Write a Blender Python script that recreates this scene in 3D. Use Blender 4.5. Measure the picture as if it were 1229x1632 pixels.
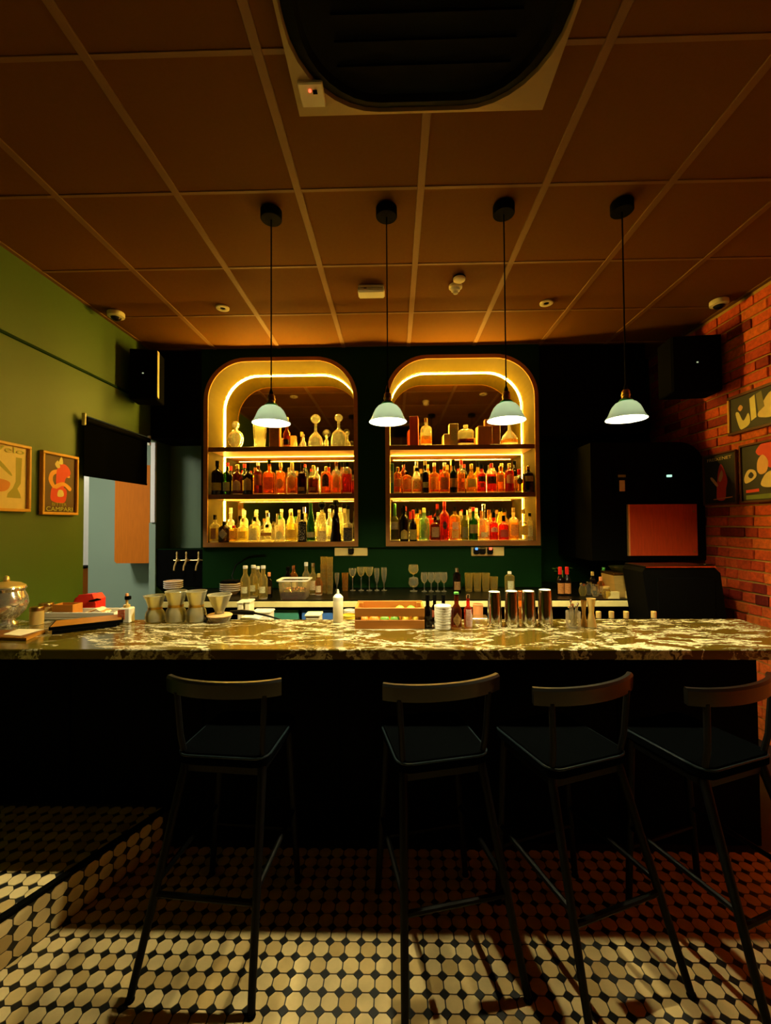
import bpy, bmesh, math, random
from mathutils import Matrix, Vector
from mathutils.geometry import tessellate_polygon

for o in list(bpy.data.objects):
    bpy.data.objects.remove(o)
random.seed(7)
SC = bpy.context.scene
COL = SC.collection
PI = math.pi

# ------------------------------------------------------------------ camera
F = 670.0
CAM = Vector((0.0, 0.0, 1.55))
RM = (Matrix.Rotation(math.radians(1.24), 3, 'Z') @
      Matrix.Rotation(math.radians(90 + 1.40), 3, 'X') @
      Matrix.Rotation(-0.0065, 3, 'Z'))
cd = bpy.data.cameras.new('camera')
cd.sensor_fit = 'HORIZONTAL'
cd.sensor_width = 36.0
cd.lens = 36.0 * F / 1229.0
cd.clip_start = 0.05
cam = bpy.data.objects.new('camera', cd)
COL.objects.link(cam)
cam.matrix_world = Matrix.Translation(CAM) @ RM.to_4x4()
SC.camera = cam

# ------------------------------------------------------------------ world, exposure, room lamps
w = bpy.data.worlds.new('World')
SC.world = w
w.use_nodes = True
w.node_tree.nodes['Background'].inputs[0].default_value = (0.30, 0.26, 0.10, 1)
w.node_tree.nodes['Background'].inputs[1].default_value = 0.004
SC.view_settings.view_transform = 'Standard'
SC.view_settings.look = 'None'
SC.view_settings.gamma = 1.0
SC.view_settings.exposure = 0.0
SC.view_settings.use_curve_mapping = False
SC.cycles.max_bounces = 10
SC.cycles.diffuse_bounces = 2
SC.cycles.glossy_bounces = 5
SC.cycles.transmission_bounces = 6
SC.cycles.transparent_max_bounces = 32
SC.cycles.caustics_reflective = False
SC.cycles.caustics_refractive = False
SC.cycles.sample_clamp_indirect = 4.0

LED_STRENGTH = 1700.0
LED_COLOR = (1.0, 0.60, 0.07)
BULB_STRENGTH = 3500.0
BULB_COLOR = (1.0, 0.86, 0.46)
SIDE_ROOM_WATTS = 52.0


def area_light(name, loc, rot, size, watts, color):
    d = bpy.data.lights.new(name, 'AREA')
    d.shape = 'RECTANGLE'
    d.size, d.size_y = size
    d.energy = watts
    d.color = color
    o = bpy.data.objects.new(name, d)
    COL.objects.link(o)
    o.location = loc
    o.rotation_euler = rot
    return o


# ceiling light of the side room behind the serving hatch
area_light('side_room_light', (-3.1, 2.55, 2.75), (0, 0, 0), (0.5, 0.5), SIDE_ROOM_WATTS, (1.0, 0.93, 0.80))
area_light('kitchen_light', (-3.9, 5.0, 2.9), (0, 0, 0), (0.5, 0.4), 14.0, (1.0, 0.92, 0.75))


# ------------------------------------------------------------------ pixel helpers (points of the photo on known planes)
def ray(u, v):
    return RM @ Vector(((u - 614.5) / F, -(v - 816.0) / F, -1.0))


def at_y(u, v, Y):
    d = ray(u, v)
    return CAM + d * (Y / d.y)


def at_z(u, v, Z):
    d = ray(u, v)
    return CAM + d * ((Z - CAM.z) / d.z)


def at_x(u, v, X):
    d = ray(u, v)
    return CAM + d * (X / d.x)


# ------------------------------------------------------------------ materials
def nodes_of(name):
    m = bpy.data.materials.new(name)
    m.use_nodes = True
    nt = m.node_tree
    for n in list(nt.nodes):
        nt.nodes.remove(n)
    out = nt.nodes.new('ShaderNodeOutputMaterial')
    return m, nt, out


def mat(name, color, rough=0.5, metal=0.0, vary=0.15, scale=18.0, bump=0.0, spec=0.5, rand=0.0, stretch=None, detail=4.0):
    m, nt, out = nodes_of(name)
    b = nt.nodes.new('ShaderNodeBsdfPrincipled')
    b.inputs['Roughness'].default_value = rough
    b.inputs['Metallic'].default_value = metal
    b.inputs['Specular IOR Level'].default_value = spec
    tc = nt.nodes.new('ShaderNodeTexCoord')
    mp = nt.nodes.new('ShaderNodeMapping')
    nt.links.new(tc.outputs['Object'], mp.inputs['Vector'])
    if stretch:
        mp.inputs['Scale'].default_value = stretch
    nz = nt.nodes.new('ShaderNodeTexNoise')
    nz.inputs['Scale'].default_value = scale
    nz.inputs['Detail'].default_value = detail
    nt.links.new(mp.outputs[0], nz.inputs['Vector'])
    mx = nt.nodes.new('ShaderNodeMix')
    mx.data_type = 'RGBA'
    c = color
    mx.inputs['A'].default_value = (c[0] * (1 - vary), c[1] * (1 - vary), c[2] * (1 - vary), 1)
    mx.inputs['B'].default_value = (min(1, c[0] * (1 + vary)), min(1, c[1] * (1 + vary)), min(1, c[2] * (1 + vary)), 1)
    nt.links.new(nz.outputs['Fac'], mx.inputs['Factor'])
    col = mx.outputs['Result']
    if rand:
        oi = nt.nodes.new('ShaderNodeObjectInfo')
        mr = nt.nodes.new('ShaderNodeMapRange')
        mr.inputs['To Min'].default_value = 1 - rand
        mr.inputs['To Max'].default_value = 1 + rand * 0.3
        nt.links.new(oi.outputs['Random'], mr.inputs['Value'])
        hs = nt.nodes.new('ShaderNodeHueSaturation')
        nt.links.new(mr.outputs[0], hs.inputs['Value'])
        nt.links.new(col, hs.inputs['Color'])
        col = hs.outputs[0]
    nt.links.new(col, b.inputs['Base Color'])
    if bump:
        bp = nt.nodes.new('ShaderNodeBump')
        bp.inputs['Strength'].default_value = bump
        bp.inputs['Distance'].default_value = 0.01
        nt.links.new(nz.outputs['Fac'], bp.inputs['Height'])
        nt.links.new(bp.outputs[0], b.inputs['Normal'])
    nt.links.new(b.outputs[0], out.inputs[0])
    return m


def glow(name, color, strength):
    m, nt, out = nodes_of(name)
    e = nt.nodes.new('ShaderNodeEmission')
    e.inputs[0].default_value = (*color, 1)
    e.inputs[1].default_value = strength
    nt.links.new(e.outputs[0], out.inputs[0])
    return m


def glass(name, tint, milk=0.25, rough=0.06, edge=0.5):
    """thin-walled tinted glass: see-through, a little milky, glossy at the rims"""
    m, nt, out = nodes_of(name)
    tr = nt.nodes.new('ShaderNodeBsdfTransparent')
    tr.inputs[0].default_value = (*tint, 1)
    tl = nt.nodes.new('ShaderNodeBsdfTranslucent')
    tl.inputs[0].default_value = (*tint, 1)
    df = nt.nodes.new('ShaderNodeBsdfDiffuse')
    df.inputs[0].default_value = (*tint, 1)
    gl = nt.nodes.new('ShaderNodeBsdfGlossy')
    gl.inputs['Roughness'].default_value = rough
    gl.inputs[0].default_value = (1, 1, 1, 1)
    md = nt.nodes.new('ShaderNodeMixShader')
    md.inputs[0].default_value = 0.35
    nt.links.new(tl.outputs[0], md.inputs[1])
    nt.links.new(df.outputs[0], md.inputs[2])
    m1 = nt.nodes.new('ShaderNodeMixShader')
    lf = nt.nodes.new('ShaderNodeLayerWeight')
    lf.inputs['Blend'].default_value = 0.5
    pw = nt.nodes.new('ShaderNodeMath')
    pw.operation = 'POWER'
    pw.inputs[1].default_value = 2.5
    nt.links.new(lf.outputs['Facing'], pw.inputs[0])
    mr = nt.nodes.new('ShaderNodeMapRange')
    mr.inputs['To Min'].default_value = min(1.0, milk * 0.7)
    mr.inputs['To Max'].default_value = min(1.0, milk * 2.6 + 0.12)
    nt.links.new(pw.outputs[0], mr.inputs['Value'])
    nt.links.new(mr.outputs[0], m1.inputs[0])
    nt.links.new(tr.outputs[0], m1.inputs[1])
    nt.links.new(md.outputs[0], m1.inputs[2])
    lw = nt.nodes.new('ShaderNodeLayerWeight')
    lw.inputs['Blend'].default_value = 0.35
    ml = nt.nodes.new('ShaderNodeMath')
    ml.operation = 'MULTIPLY'
    ml.inputs[1].default_value = edge
    nt.links.new(lw.outputs['Fresnel'], ml.inputs[0])
    m2 = nt.nodes.new('ShaderNodeMixShader')
    nt.links.new(ml.outputs[0], m2.inputs[0])
    nt.links.new(m1.outputs[0], m2.inputs[1])
    nt.links.new(gl.outputs[0], m2.inputs[2])
    nt.links.new(m2.outputs[0], out.inputs[0])
    return m


def crystal(name, tint, milk=0.03, body=0.6, ior=1.35):
    """cut glass: refracting, a little see-through, bright at the rims"""
    m, nt, out = nodes_of(name)
    gb = nt.nodes.new('ShaderNodeBsdfGlass')
    gb.inputs['Color'].default_value = (*tint, 1)
    gb.inputs['Roughness'].default_value = 0.04
    gb.inputs['IOR'].default_value = ior
    tr = nt.nodes.new('ShaderNodeBsdfTransparent')
    tr.inputs[0].default_value = (*tint, 1)
    tl = nt.nodes.new('ShaderNodeBsdfTranslucent')
    tl.inputs[0].default_value = (*tint, 1)
    a = nt.nodes.new('ShaderNodeMixShader')
    a.inputs[0].default_value = body
    nt.links.new(tr.outputs[0], a.inputs[1])
    nt.links.new(gb.outputs[0], a.inputs[2])
    b = nt.nodes.new('ShaderNodeMixShader')
    nz = nt.nodes.new('ShaderNodeTexVoronoi')
    nz.inputs['Scale'].default_value = 70
    tc = nt.nodes.new('ShaderNodeTexCoord')
    nt.links.new(tc.outputs['Object'], nz.inputs['Vector'])
    mr = nt.nodes.new('ShaderNodeMapRange')
    mr.inputs['To Min'].default_value = 0.0
    mr.inputs['To Max'].default_value = milk * 2.2
    nt.links.new(nz.outputs['Distance'], mr.inputs['Value'])
    nt.links.new(mr.outputs[0], b.inputs[0])
    nt.links.new(a.outputs[0], b.inputs[1])
    nt.links.new(tl.outputs[0], b.inputs[2])
    nt.links.new(b.outputs[0], out.inputs[0])
    return m


def printed(name, paper, ink, scale=(60, 60, 260), amount=0.5):
    """label paper with fine lines of print"""
    m, nt, out = nodes_of(name)
    b = nt.nodes.new('ShaderNodeBsdfPrincipled')
    b.inputs['Roughness'].default_value = 0.6
    tc = nt.nodes.new('ShaderNodeTexCoord')
    mp = nt.nodes.new('ShaderNodeMapping')
    mp.inputs['Scale'].default_value = scale
    nt.links.new(tc.outputs['Object'], mp.inputs['Vector'])
    nz = nt.nodes.new('ShaderNodeTexNoise')
    nz.inputs['Scale'].default_value = 1.0
    nz.inputs['Detail'].default_value = 1.0
    nt.links.new(mp.outputs[0], nz.inputs['Vector'])
    cr = nt.nodes.new('ShaderNodeValToRGB')
    cr.color_ramp.elements[0].position = 0.32
    cr.color_ramp.elements[1].position = 0.48
    mixc = tuple(paper[i] * (1 - amount) + ink[i] * amount for i in range(3))
    cr.color_ramp.elements[0].color = (*mixc, 1)
    cr.color_ramp.elements[1].color = (*paper, 1)
    nt.links.new(nz.outputs['Fac'], cr.inputs[0])
    nt.links.new(cr.outputs[0], b.inputs['Base Color'])
    tl = nt.nodes.new('ShaderNodeBsdfTranslucent')
    nt.links.new(cr.outputs[0], tl.inputs[0])
    ms = nt.nodes.new('ShaderNodeMixShader')
    ms.inputs[0].default_value = 0.42
    nt.links.new(b.outputs[0], ms.inputs[1])
    nt.links.new(tl.outputs[0], ms.inputs[2])
    nt.links.new(ms.outputs[0], out.inputs[0])
    return m


def ramp_random(name, stops, rough=0.7, bump=0.6, scale=40, vary=0.35):
    """colour picked per piece (bricks, tiles), with mottling"""
    m, nt, out = nodes_of(name)
    b = nt.nodes.new('ShaderNodeBsdfPrincipled')
    b.inputs['Roughness'].default_value = rough
    b.inputs['Specular IOR Level'].default_value = 0.3
    oi = nt.nodes.new('ShaderNodeObjectInfo')
    cr = nt.nodes.new('ShaderNodeValToRGB')
    while len(cr.color_ramp.elements) < len(stops):
        cr.color_ramp.elements.new(0.5)
    for e, (p, c) in zip(cr.color_ramp.elements, stops):
        e.position = p
        e.color = (*c, 1)
    nt.links.new(oi.outputs['Random'], cr.inputs[0])
    ge = nt.nodes.new('ShaderNodeNewGeometry')
    nz = nt.nodes.new('ShaderNodeTexNoise')
    nz.inputs['Scale'].default_value = scale
    nz.inputs['Detail'].default_value = 5
    nt.links.new(ge.outputs['Position'], nz.inputs['Vector'])
    mr = nt.nodes.new('ShaderNodeMapRange')
    mr.inputs['From Min'].default_value = 0.3
    mr.inputs['From Max'].default_value = 0.7
    mr.inputs['To Min'].default_value = 1 - vary
    mr.inputs['To Max'].default_value = 1 + vary * 0.3
    nt.links.new(nz.outputs['Fac'], mr.inputs['Value'])
    hs = nt.nodes.new('ShaderNodeHueSaturation')
    nt.links.new(mr.outputs[0], hs.inputs['Value'])
    nt.links.new(cr.outputs[0], hs.inputs['Color'])
    nt.links.new(hs.outputs[0], b.inputs['Base Color'])
    bp = nt.nodes.new('ShaderNodeBump')
    bp.inputs['Strength'].default_value = bump
    bp.inputs['Distance'].default_value = 0.004
    nt.links.new(nz.outputs['Fac'], bp.inputs['Height'])
    nt.links.new(bp.outputs[0], b.inputs['Normal'])
    nt.links.new(b.outputs[0], out.inputs[0])
    return m


def stone_mat():
    m, nt, out = nodes_of('veined_stone')
    b = nt.nodes.new('ShaderNodeBsdfPrincipled')
    b.inputs['Roughness'].default_value = 0.13
    b.inputs['Specular IOR Level'].default_value = 0.6
    tc = nt.nodes.new('ShaderNodeTexCoord')
    mp = nt.nodes.new('ShaderNodeMapping')
    mp.inputs['Scale'].default_value = (1.0, 2.6, 1.0)
    mp.inputs['Rotation'].default_value = (0, 0, 0.35)
    nt.links.new(tc.outputs['Object'], mp.inputs['Vector'])
    wn = nt.nodes.new('ShaderNodeTexNoise')
    wn.inputs['Scale'].default_value = 1.6
    wn.inputs['Detail'].default_value = 6
    wn.inputs['Roughness'].default_value = 0.62
    nt.links.new(mp.outputs[0], wn.inputs['Vector'])
    ad = nt.nodes.new('ShaderNodeMix')
    ad.data_type = 'RGBA'
    ad.blend_type = 'ADD'
    ad.inputs['Factor'].default_value = 1.0
    nt.links.new(mp.outputs[0], ad.inputs['A'])
    nt.links.new(wn.outputs['Color'], ad.inputs['B'])
    veins = []
    for sc, wd in ((1.5, 0.016), (3.0, 0.032)):
        n2 = nt.nodes.new('ShaderNodeTexNoise')
        n2.inputs['Scale'].default_value = sc
        n2.inputs['Detail'].default_value = 6
        n2.inputs['Roughness'].default_value = 0.52
        n2.inputs['Distortion'].default_value = 0.6
        nt.links.new(ad.outputs['Result'], n2.inputs['Vector'])
        s = nt.nodes.new('ShaderNodeMath')
        s.operation = 'SUBTRACT'
        s.inputs[1].default_value = 0.5
        nt.links.new(n2.outputs['Fac'], s.inputs[0])
        a = nt.nodes.new('ShaderNodeMath')
        a.operation = 'ABSOLUTE'
        nt.links.new(s.outputs[0], a.inputs[0])
        r = nt.nodes.new('ShaderNodeMapRange')
        r.inputs['From Min'].default_value = 0.0
        r.inputs['From Max'].default_value = wd
        r.inputs['To Min'].default_value = 1.0
        r.inputs['To Max'].default_value = 0.0
        nt.links.new(a.outputs[0], r.inputs['Value'])
        veins.append(r.outputs[0])
    # veins gather in drifts
    n3 = nt.nodes.new('ShaderNodeTexNoise')
    n3.inputs['Scale'].default_value = 1.7
    n3.inputs['Detail'].default_value = 3
    nt.links.new(mp.outputs[0], n3.inputs['Vector'])
    r3 = nt.nodes.new('ShaderNodeMapRange')
    r3.inputs['From Min'].default_value = 0.42
    r3.inputs['From Max'].default_value = 0.56
    nt.links.new(n3.outputs['Fac'], r3.inputs['Value'])
    m2 = nt.nodes.new('ShaderNodeMath')
    m2.operation = 'MULTIPLY'
    nt.links.new(veins[1], m2.inputs[0])
    nt.links.new(r3.outputs[0], m2.inputs[1])
    mx = nt.nodes.new('ShaderNodeMath')
    mx.operation = 'MAXIMUM'
    nt.links.new(veins[0], mx.inputs[0])
    nt.links.new(m2.outputs[0], mx.inputs[1])
    cm = nt.nodes.new('ShaderNodeMix')
    cm.data_type = 'RGBA'
    cm.inputs['A'].default_value = (0.085, 0.056, 0.006, 1)
    cm.inputs['B'].default_value = (0.80, 0.73, 0.48, 1)
    nt.links.new(mx.outputs[0], cm.inputs['Factor'])
    nt.links.new(cm.outputs['Result'], b.inputs['Base Color'])
    nt.links.new(b.outputs[0], out.inputs[0])
    return m


MT = {}
MT['green_wall'] = mat('green_paint', (0.048, 0.096, 0.0015), 0.55, vary=0.10, scale=3, bump=0.03)
MT['dark_green'] = mat('dark_green_paint', (0.003, 0.022, 0.0025), 0.6, vary=0.12, scale=4, spec=0.06)
MT['ceiling'] = mat('ochre_ceiling_board', (0.125, 0.046, 0.0004), 0.75, vary=0.06, scale=60, bump=0.05, rand=0.06, spec=0.1)
MT['grid'] = mat('ceiling_grid', (0.148, 0.058, 0.0006), 0.6, vary=0.05)
MT['black'] = mat('black_paint', (0.0018, 0.0018, 0.0012), 0.8, vary=0.2, spec=0.03)
MT['black_gloss'] = mat('black_gloss', (0.003, 0.003, 0.002), 0.3, vary=0.2, spec=0.2)
MT['black_metal'] = mat('black_metal', (0.002, 0.002, 0.002), 0.5, vary=0.2, spec=0.12)
MT['leather'] = mat('dark_leather', (0.001, 0.0012, 0.0014), 0.8, vary=0.3, scale=60, bump=0.1, spec=0.0)
MT['piping'] = mat('seat_piping', (0.006, 0.012, 0.016), 0.3, vary=0.1, spec=0.35)
MT['mortar'] = mat('mortar', (0.42, 0.26, 0.05), 0.9, vary=0.25, scale=30, bump=0.3)
MT['brick'] = ramp_random('fired_brick', [(0.0, (0.14, 0.008, 0.003)), (0.16, (0.30, 0.02, 0.006)), (0.32, (0.58, 0.065, 0.009)), (0.7, (0.68, 0.10, 0.012)), (1.0, (0.70, 0.14, 0.015))])
MT['tile'] = ramp_random('cream_floor_tile', [(0.0, (0.58, 0.40, 0.15)), (0.3, (0.76, 0.56, 0.24)), (1.0, (0.86, 0.68, 0.34))], rough=0.28, bump=0.04, scale=9, vary=0.25)
MT['grout'] = mat('black_grout', (0.010, 0.010, 0.009), 0.5, vary=0.2)
MT['dot'] = mat('black_dot_tile', (0.012, 0.012, 0.010), 0.3, vary=0.2)
MT['stone'] = stone_mat()
MT['trim_wood'] = mat('copper_brown_wood', (0.34, 0.13, 0.006), 0.6, vary=0.2, scale=12, stretch=(1, 1, 6))
MT['shelf_wood'] = mat('warm_shelf_wood', (0.17, 0.060, 0.008), 0.45, vary=0.25, scale=14, stretch=(0.4, 6, 6))
MT['lining'] = mat('ochre_niche_lining', (0.042, 0.028, 0.0006), 0.5, vary=0.10, scale=8, spec=0.1)
MT['orange_wood'] = mat('orange_wood', (0.58, 0.16, 0.010), 0.6, spec=0.1, vary=0.18, scale=10, stretch=(8, 8, 0.7))
MT['red_wood'] = mat('reddish_wood', (0.68, 0.075, 0.012), 0.5, vary=0.25, scale=10, stretch=(8, 8, 0.8))
MT['crate_wood'] = mat('crate_wood', (0.52, 0.19, 0.018), 0.55, vary=0.18, scale=12, stretch=(0.6, 6, 6))
MT['teal'] = mat('teal_wall_paint', (0.25, 0.34, 0.24), 0.6, vary=0.06, scale=3)
MT['sage'] = mat('sage_green_paint', (0.12, 0.19, 0.09), 0.6, vary=0.08, scale=3)
MT['white'] = mat('white_paint', (0.80, 0.78, 0.70), 0.5, vary=0.04)
MT['cream'] = mat('cream_plastic', (0.78, 0.70, 0.46), 0.45, vary=0.05)
MT['ac_panel'] = mat('aged_plastic', (0.30, 0.20, 0.07), 0.5, vary=0.15, scale=6)
MT['paper'] = mat('paper', (0.78, 0.72, 0.54), 0.8, vary=0.05)
MT['blind'] = mat('black_blind_fabric', (0.002, 0.002, 0.0015), 0.9, vary=0.2, spec=0.0)
MT['mirror'] = mat('aged_mirror', (0.62, 0.55, 0.42), 0.04, metal=1.0, vary=0.12, scale=9)
MT['led'] = glow('led_strip_light', LED_COLOR, LED_STRENGTH)
MT['led_low'] = glow('shelf_strip_light', LED_COLOR, LED_STRENGTH * 0.42)
MT['led_added'] = glow('added_strip_light', LED_COLOR, LED_STRENGTH * 0.15)  # added strip that brightens the bottle labels from the front
MT['led_top'] = glow('under_shelf_strip_light', LED_COLOR, LED_STRENGTH * 0.10)
MT['bulb'] = glow('bulb_light', BULB_COLOR, BULB_STRENGTH)
MT['red_led'] = glow('red_led', (1.0, 0.05, 0.02), 6.0)
MT['green_led'] = glow('green_led', (0.5, 1.0, 0.7), 1.2)
MT['dim_led'] = glow('speaker_led', (0.8, 0.9, 0.5), 0.5)
MT['blue_led'] = glow('blue_led', (0.1, 0.3, 1.0), 2.0)
MT['opal'] = glass('opal_lamp_glass', (0.365, 0.43, 0.42), milk=1.7, rough=0.15, edge=0.25)
MT['brass'] = mat('aged_brass', (0.50, 0.30, 0.09), 0.28, metal=1.0, vary=0.2)
MT['brushed'] = mat('brushed_gold_steel', (0.62, 0.40, 0.10), 0.55, metal=0.6, vary=0.25, scale=8, stretch=(1, 1, 4))
MT['edge_laminate'] = mat('pale_steel_edge', (0.85, 0.70, 0.28), 0.4, vary=0.25, scale=7, stretch=(1, 0.2, 0.2))
MT['socket'] = mat('socket_plastic', (0.88, 0.66, 0.22), 0.4, vary=0.04)
MT['gold'] = mat('gold_metal', (0.88, 0.62, 0.20), 0.30, metal=0.6, vary=0.1)
MT['steel'] = mat('steel', (0.62, 0.60, 0.55), 0.20, metal=1.0, vary=0.08)
MT['urn_metal'] = mat('polished_pale_metal', (0.85, 0.78, 0.58), 0.12, metal=0.8, vary=0.03)
MT['chrome'] = mat('chrome', (0.78, 0.76, 0.70), 0.08, metal=1.0, vary=0.03)
MT['copper'] = mat('copper', (0.75, 0.28, 0.10), 0.25, metal=1.0, vary=0.1)
MT['green_collar'] = mat('green_collar', (0.05, 0.42, 0.18), 0.3, vary=0.1)
MT['frame_oak'] = mat('golden_oak', (0.70, 0.36, 0.05), 0.4, vary=0.15, scale=20)
MT['frame_dark'] = mat('dark_frame_wood', (0.10, 0.03, 0.012), 0.35, vary=0.2)
MT['red_bag'] = mat('red_fabric', (0.72, 0.02, 0.012), 0.6, vary=0.12, scale=50)
MT['blue_plastic'] = mat('blue_plastic', (0.05, 0.16, 0.50), 0.4, vary=0.1)
MT['teal_plastic'] = mat('teal_plastic', (0.06, 0.28, 0.20), 0.4, vary=0.1)
MT['lemon'] = mat('lemon_skin', (0.85, 0.62, 0.05), 0.45, vary=0.1, scale=80, bump=0.15)
MT['lime'] = mat('lime_skin', (0.14, 0.36, 0.03), 0.45, vary=0.2, scale=80, bump=0.15)
MT['orange'] = mat('orange_skin', (0.85, 0.27, 0.02), 0.45, vary=0.1, scale=80, bump=0.15)
MT['white_plastic'] = mat('white_plastic', (0.84, 0.80, 0.66), 0.35, vary=0.03)
MT['cork'] = mat('cork', (0.50, 0.30, 0.12), 0.8, vary=0.2, scale=80)
MT['red_cap'] = mat('red_cap', (0.60, 0.015, 0.01), 0.35, vary=0.1)
MT['green_cap'] = mat('green_cap', (0.10, 0.45, 0.08), 0.35, vary=0.1)
MT['terracotta'] = mat('terracotta', (0.72, 0.27, 0.08), 0.6, vary=0.15)
MT['leaf'] = mat('leaf_green', (0.10, 0.22, 0.03), 0.5, vary=0.3)

GLASS = {
    'clear': ((0.97, 0.95, 0.86), 0.11), 'pale': ((0.95, 0.90, 0.66), 0.17), 'frost': ((0.97, 0.96, 0.84), 0.23),
    'crystal': ((0.98, 0.96, 0.80), 0.09), 'gold': ((0.93, 0.62, 0.14), 0.19), 'amber': ((0.86, 0.42, 0.08), 0.23),
    'orange': ((0.93, 0.40, 0.06), 0.25), 'red': ((0.80, 0.11, 0.05), 0.24), 'brown': ((0.34, 0.09, 0.02), 0.20),
    'dark': ((0.035, 0.022, 0.014), 0.23), 'plum': ((0.10, 0.012, 0.02), 0.23), 'green': ((0.06, 0.22, 0.03), 0.21),
    'dkgreen': ((0.018, 0.05, 0.012), 0.23), 'mint': ((0.55, 0.88, 0.50), 0.23), 'straw': ((0.90, 0.78, 0.30), 0.20),
    'olive': ((0.30, 0.32, 0.10), 0.21), 'teal': ((0.03, 0.22, 0.18), 0.25),
}
for k, (t, mk) in GLASS.items():
    MT['g_' + k] = glass('glass_' + k, t, mk)
MT['g_crystal'] = crystal('cut_crystal', (0.99, 0.97, 0.84))
MT['g_carafe'] = glass('carafe_glass', (0.99, 0.95, 0.68), 0.42, edge=1.0)
MT['g_base'] = glass('bottle_base_painted_glow', (0.98, 0.92, 0.74), 0.7, edge=0.6)  # pale milky bottom imitates strip light glowing through the bottle base
LABELS = {
    'cream': ((0.80, 0.66, 0.36), (0.25, 0.12, 0.05)), 'tan': ((0.66, 0.42, 0.13), (0.28, 0.10, 0.03)),
    'yellow': ((0.80, 0.60, 0.10), (0.25, 0.12, 0.02)), 'orange': ((0.74, 0.30, 0.07), (0.25, 0.05, 0.02)),
    'rust': ((0.50, 0.14, 0.06), (0.20, 0.03, 0.02)), 'brown': ((0.34, 0.17, 0.05), (0.10, 0.04, 0.02)),
    'black': ((0.015, 0.012, 0.010), (0.30, 0.22, 0.10)), 'pale': ((0.74, 0.72, 0.42), (0.22, 0.20, 0.08)),
    'white': ((0.86, 0.84, 0.74), (0.3, 0.3, 0.3)), 'redwhite': ((0.80, 0.16, 0.06), (0.9, 0.8, 0.6)),
    'olive': ((0.40, 0.42, 0.16), (0.12, 0.14, 0.05)), 'skull': ((0.02, 0.02, 0.018), (0.85, 0.82, 0.6)),
    'pattern': ((0.82, 0.72, 0.40), (0.30, 0.08, 0.03)),
}
for k, (p, i) in LABELS.items():
    MT['l_' + k] = printed('label_' + k, p, i, amount=0.75 if k in ('skull', 'pattern') else 0.5,
                           scale=(95, 95, 110) if k in ('skull', 'pattern') else (60, 60, 260))


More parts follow.
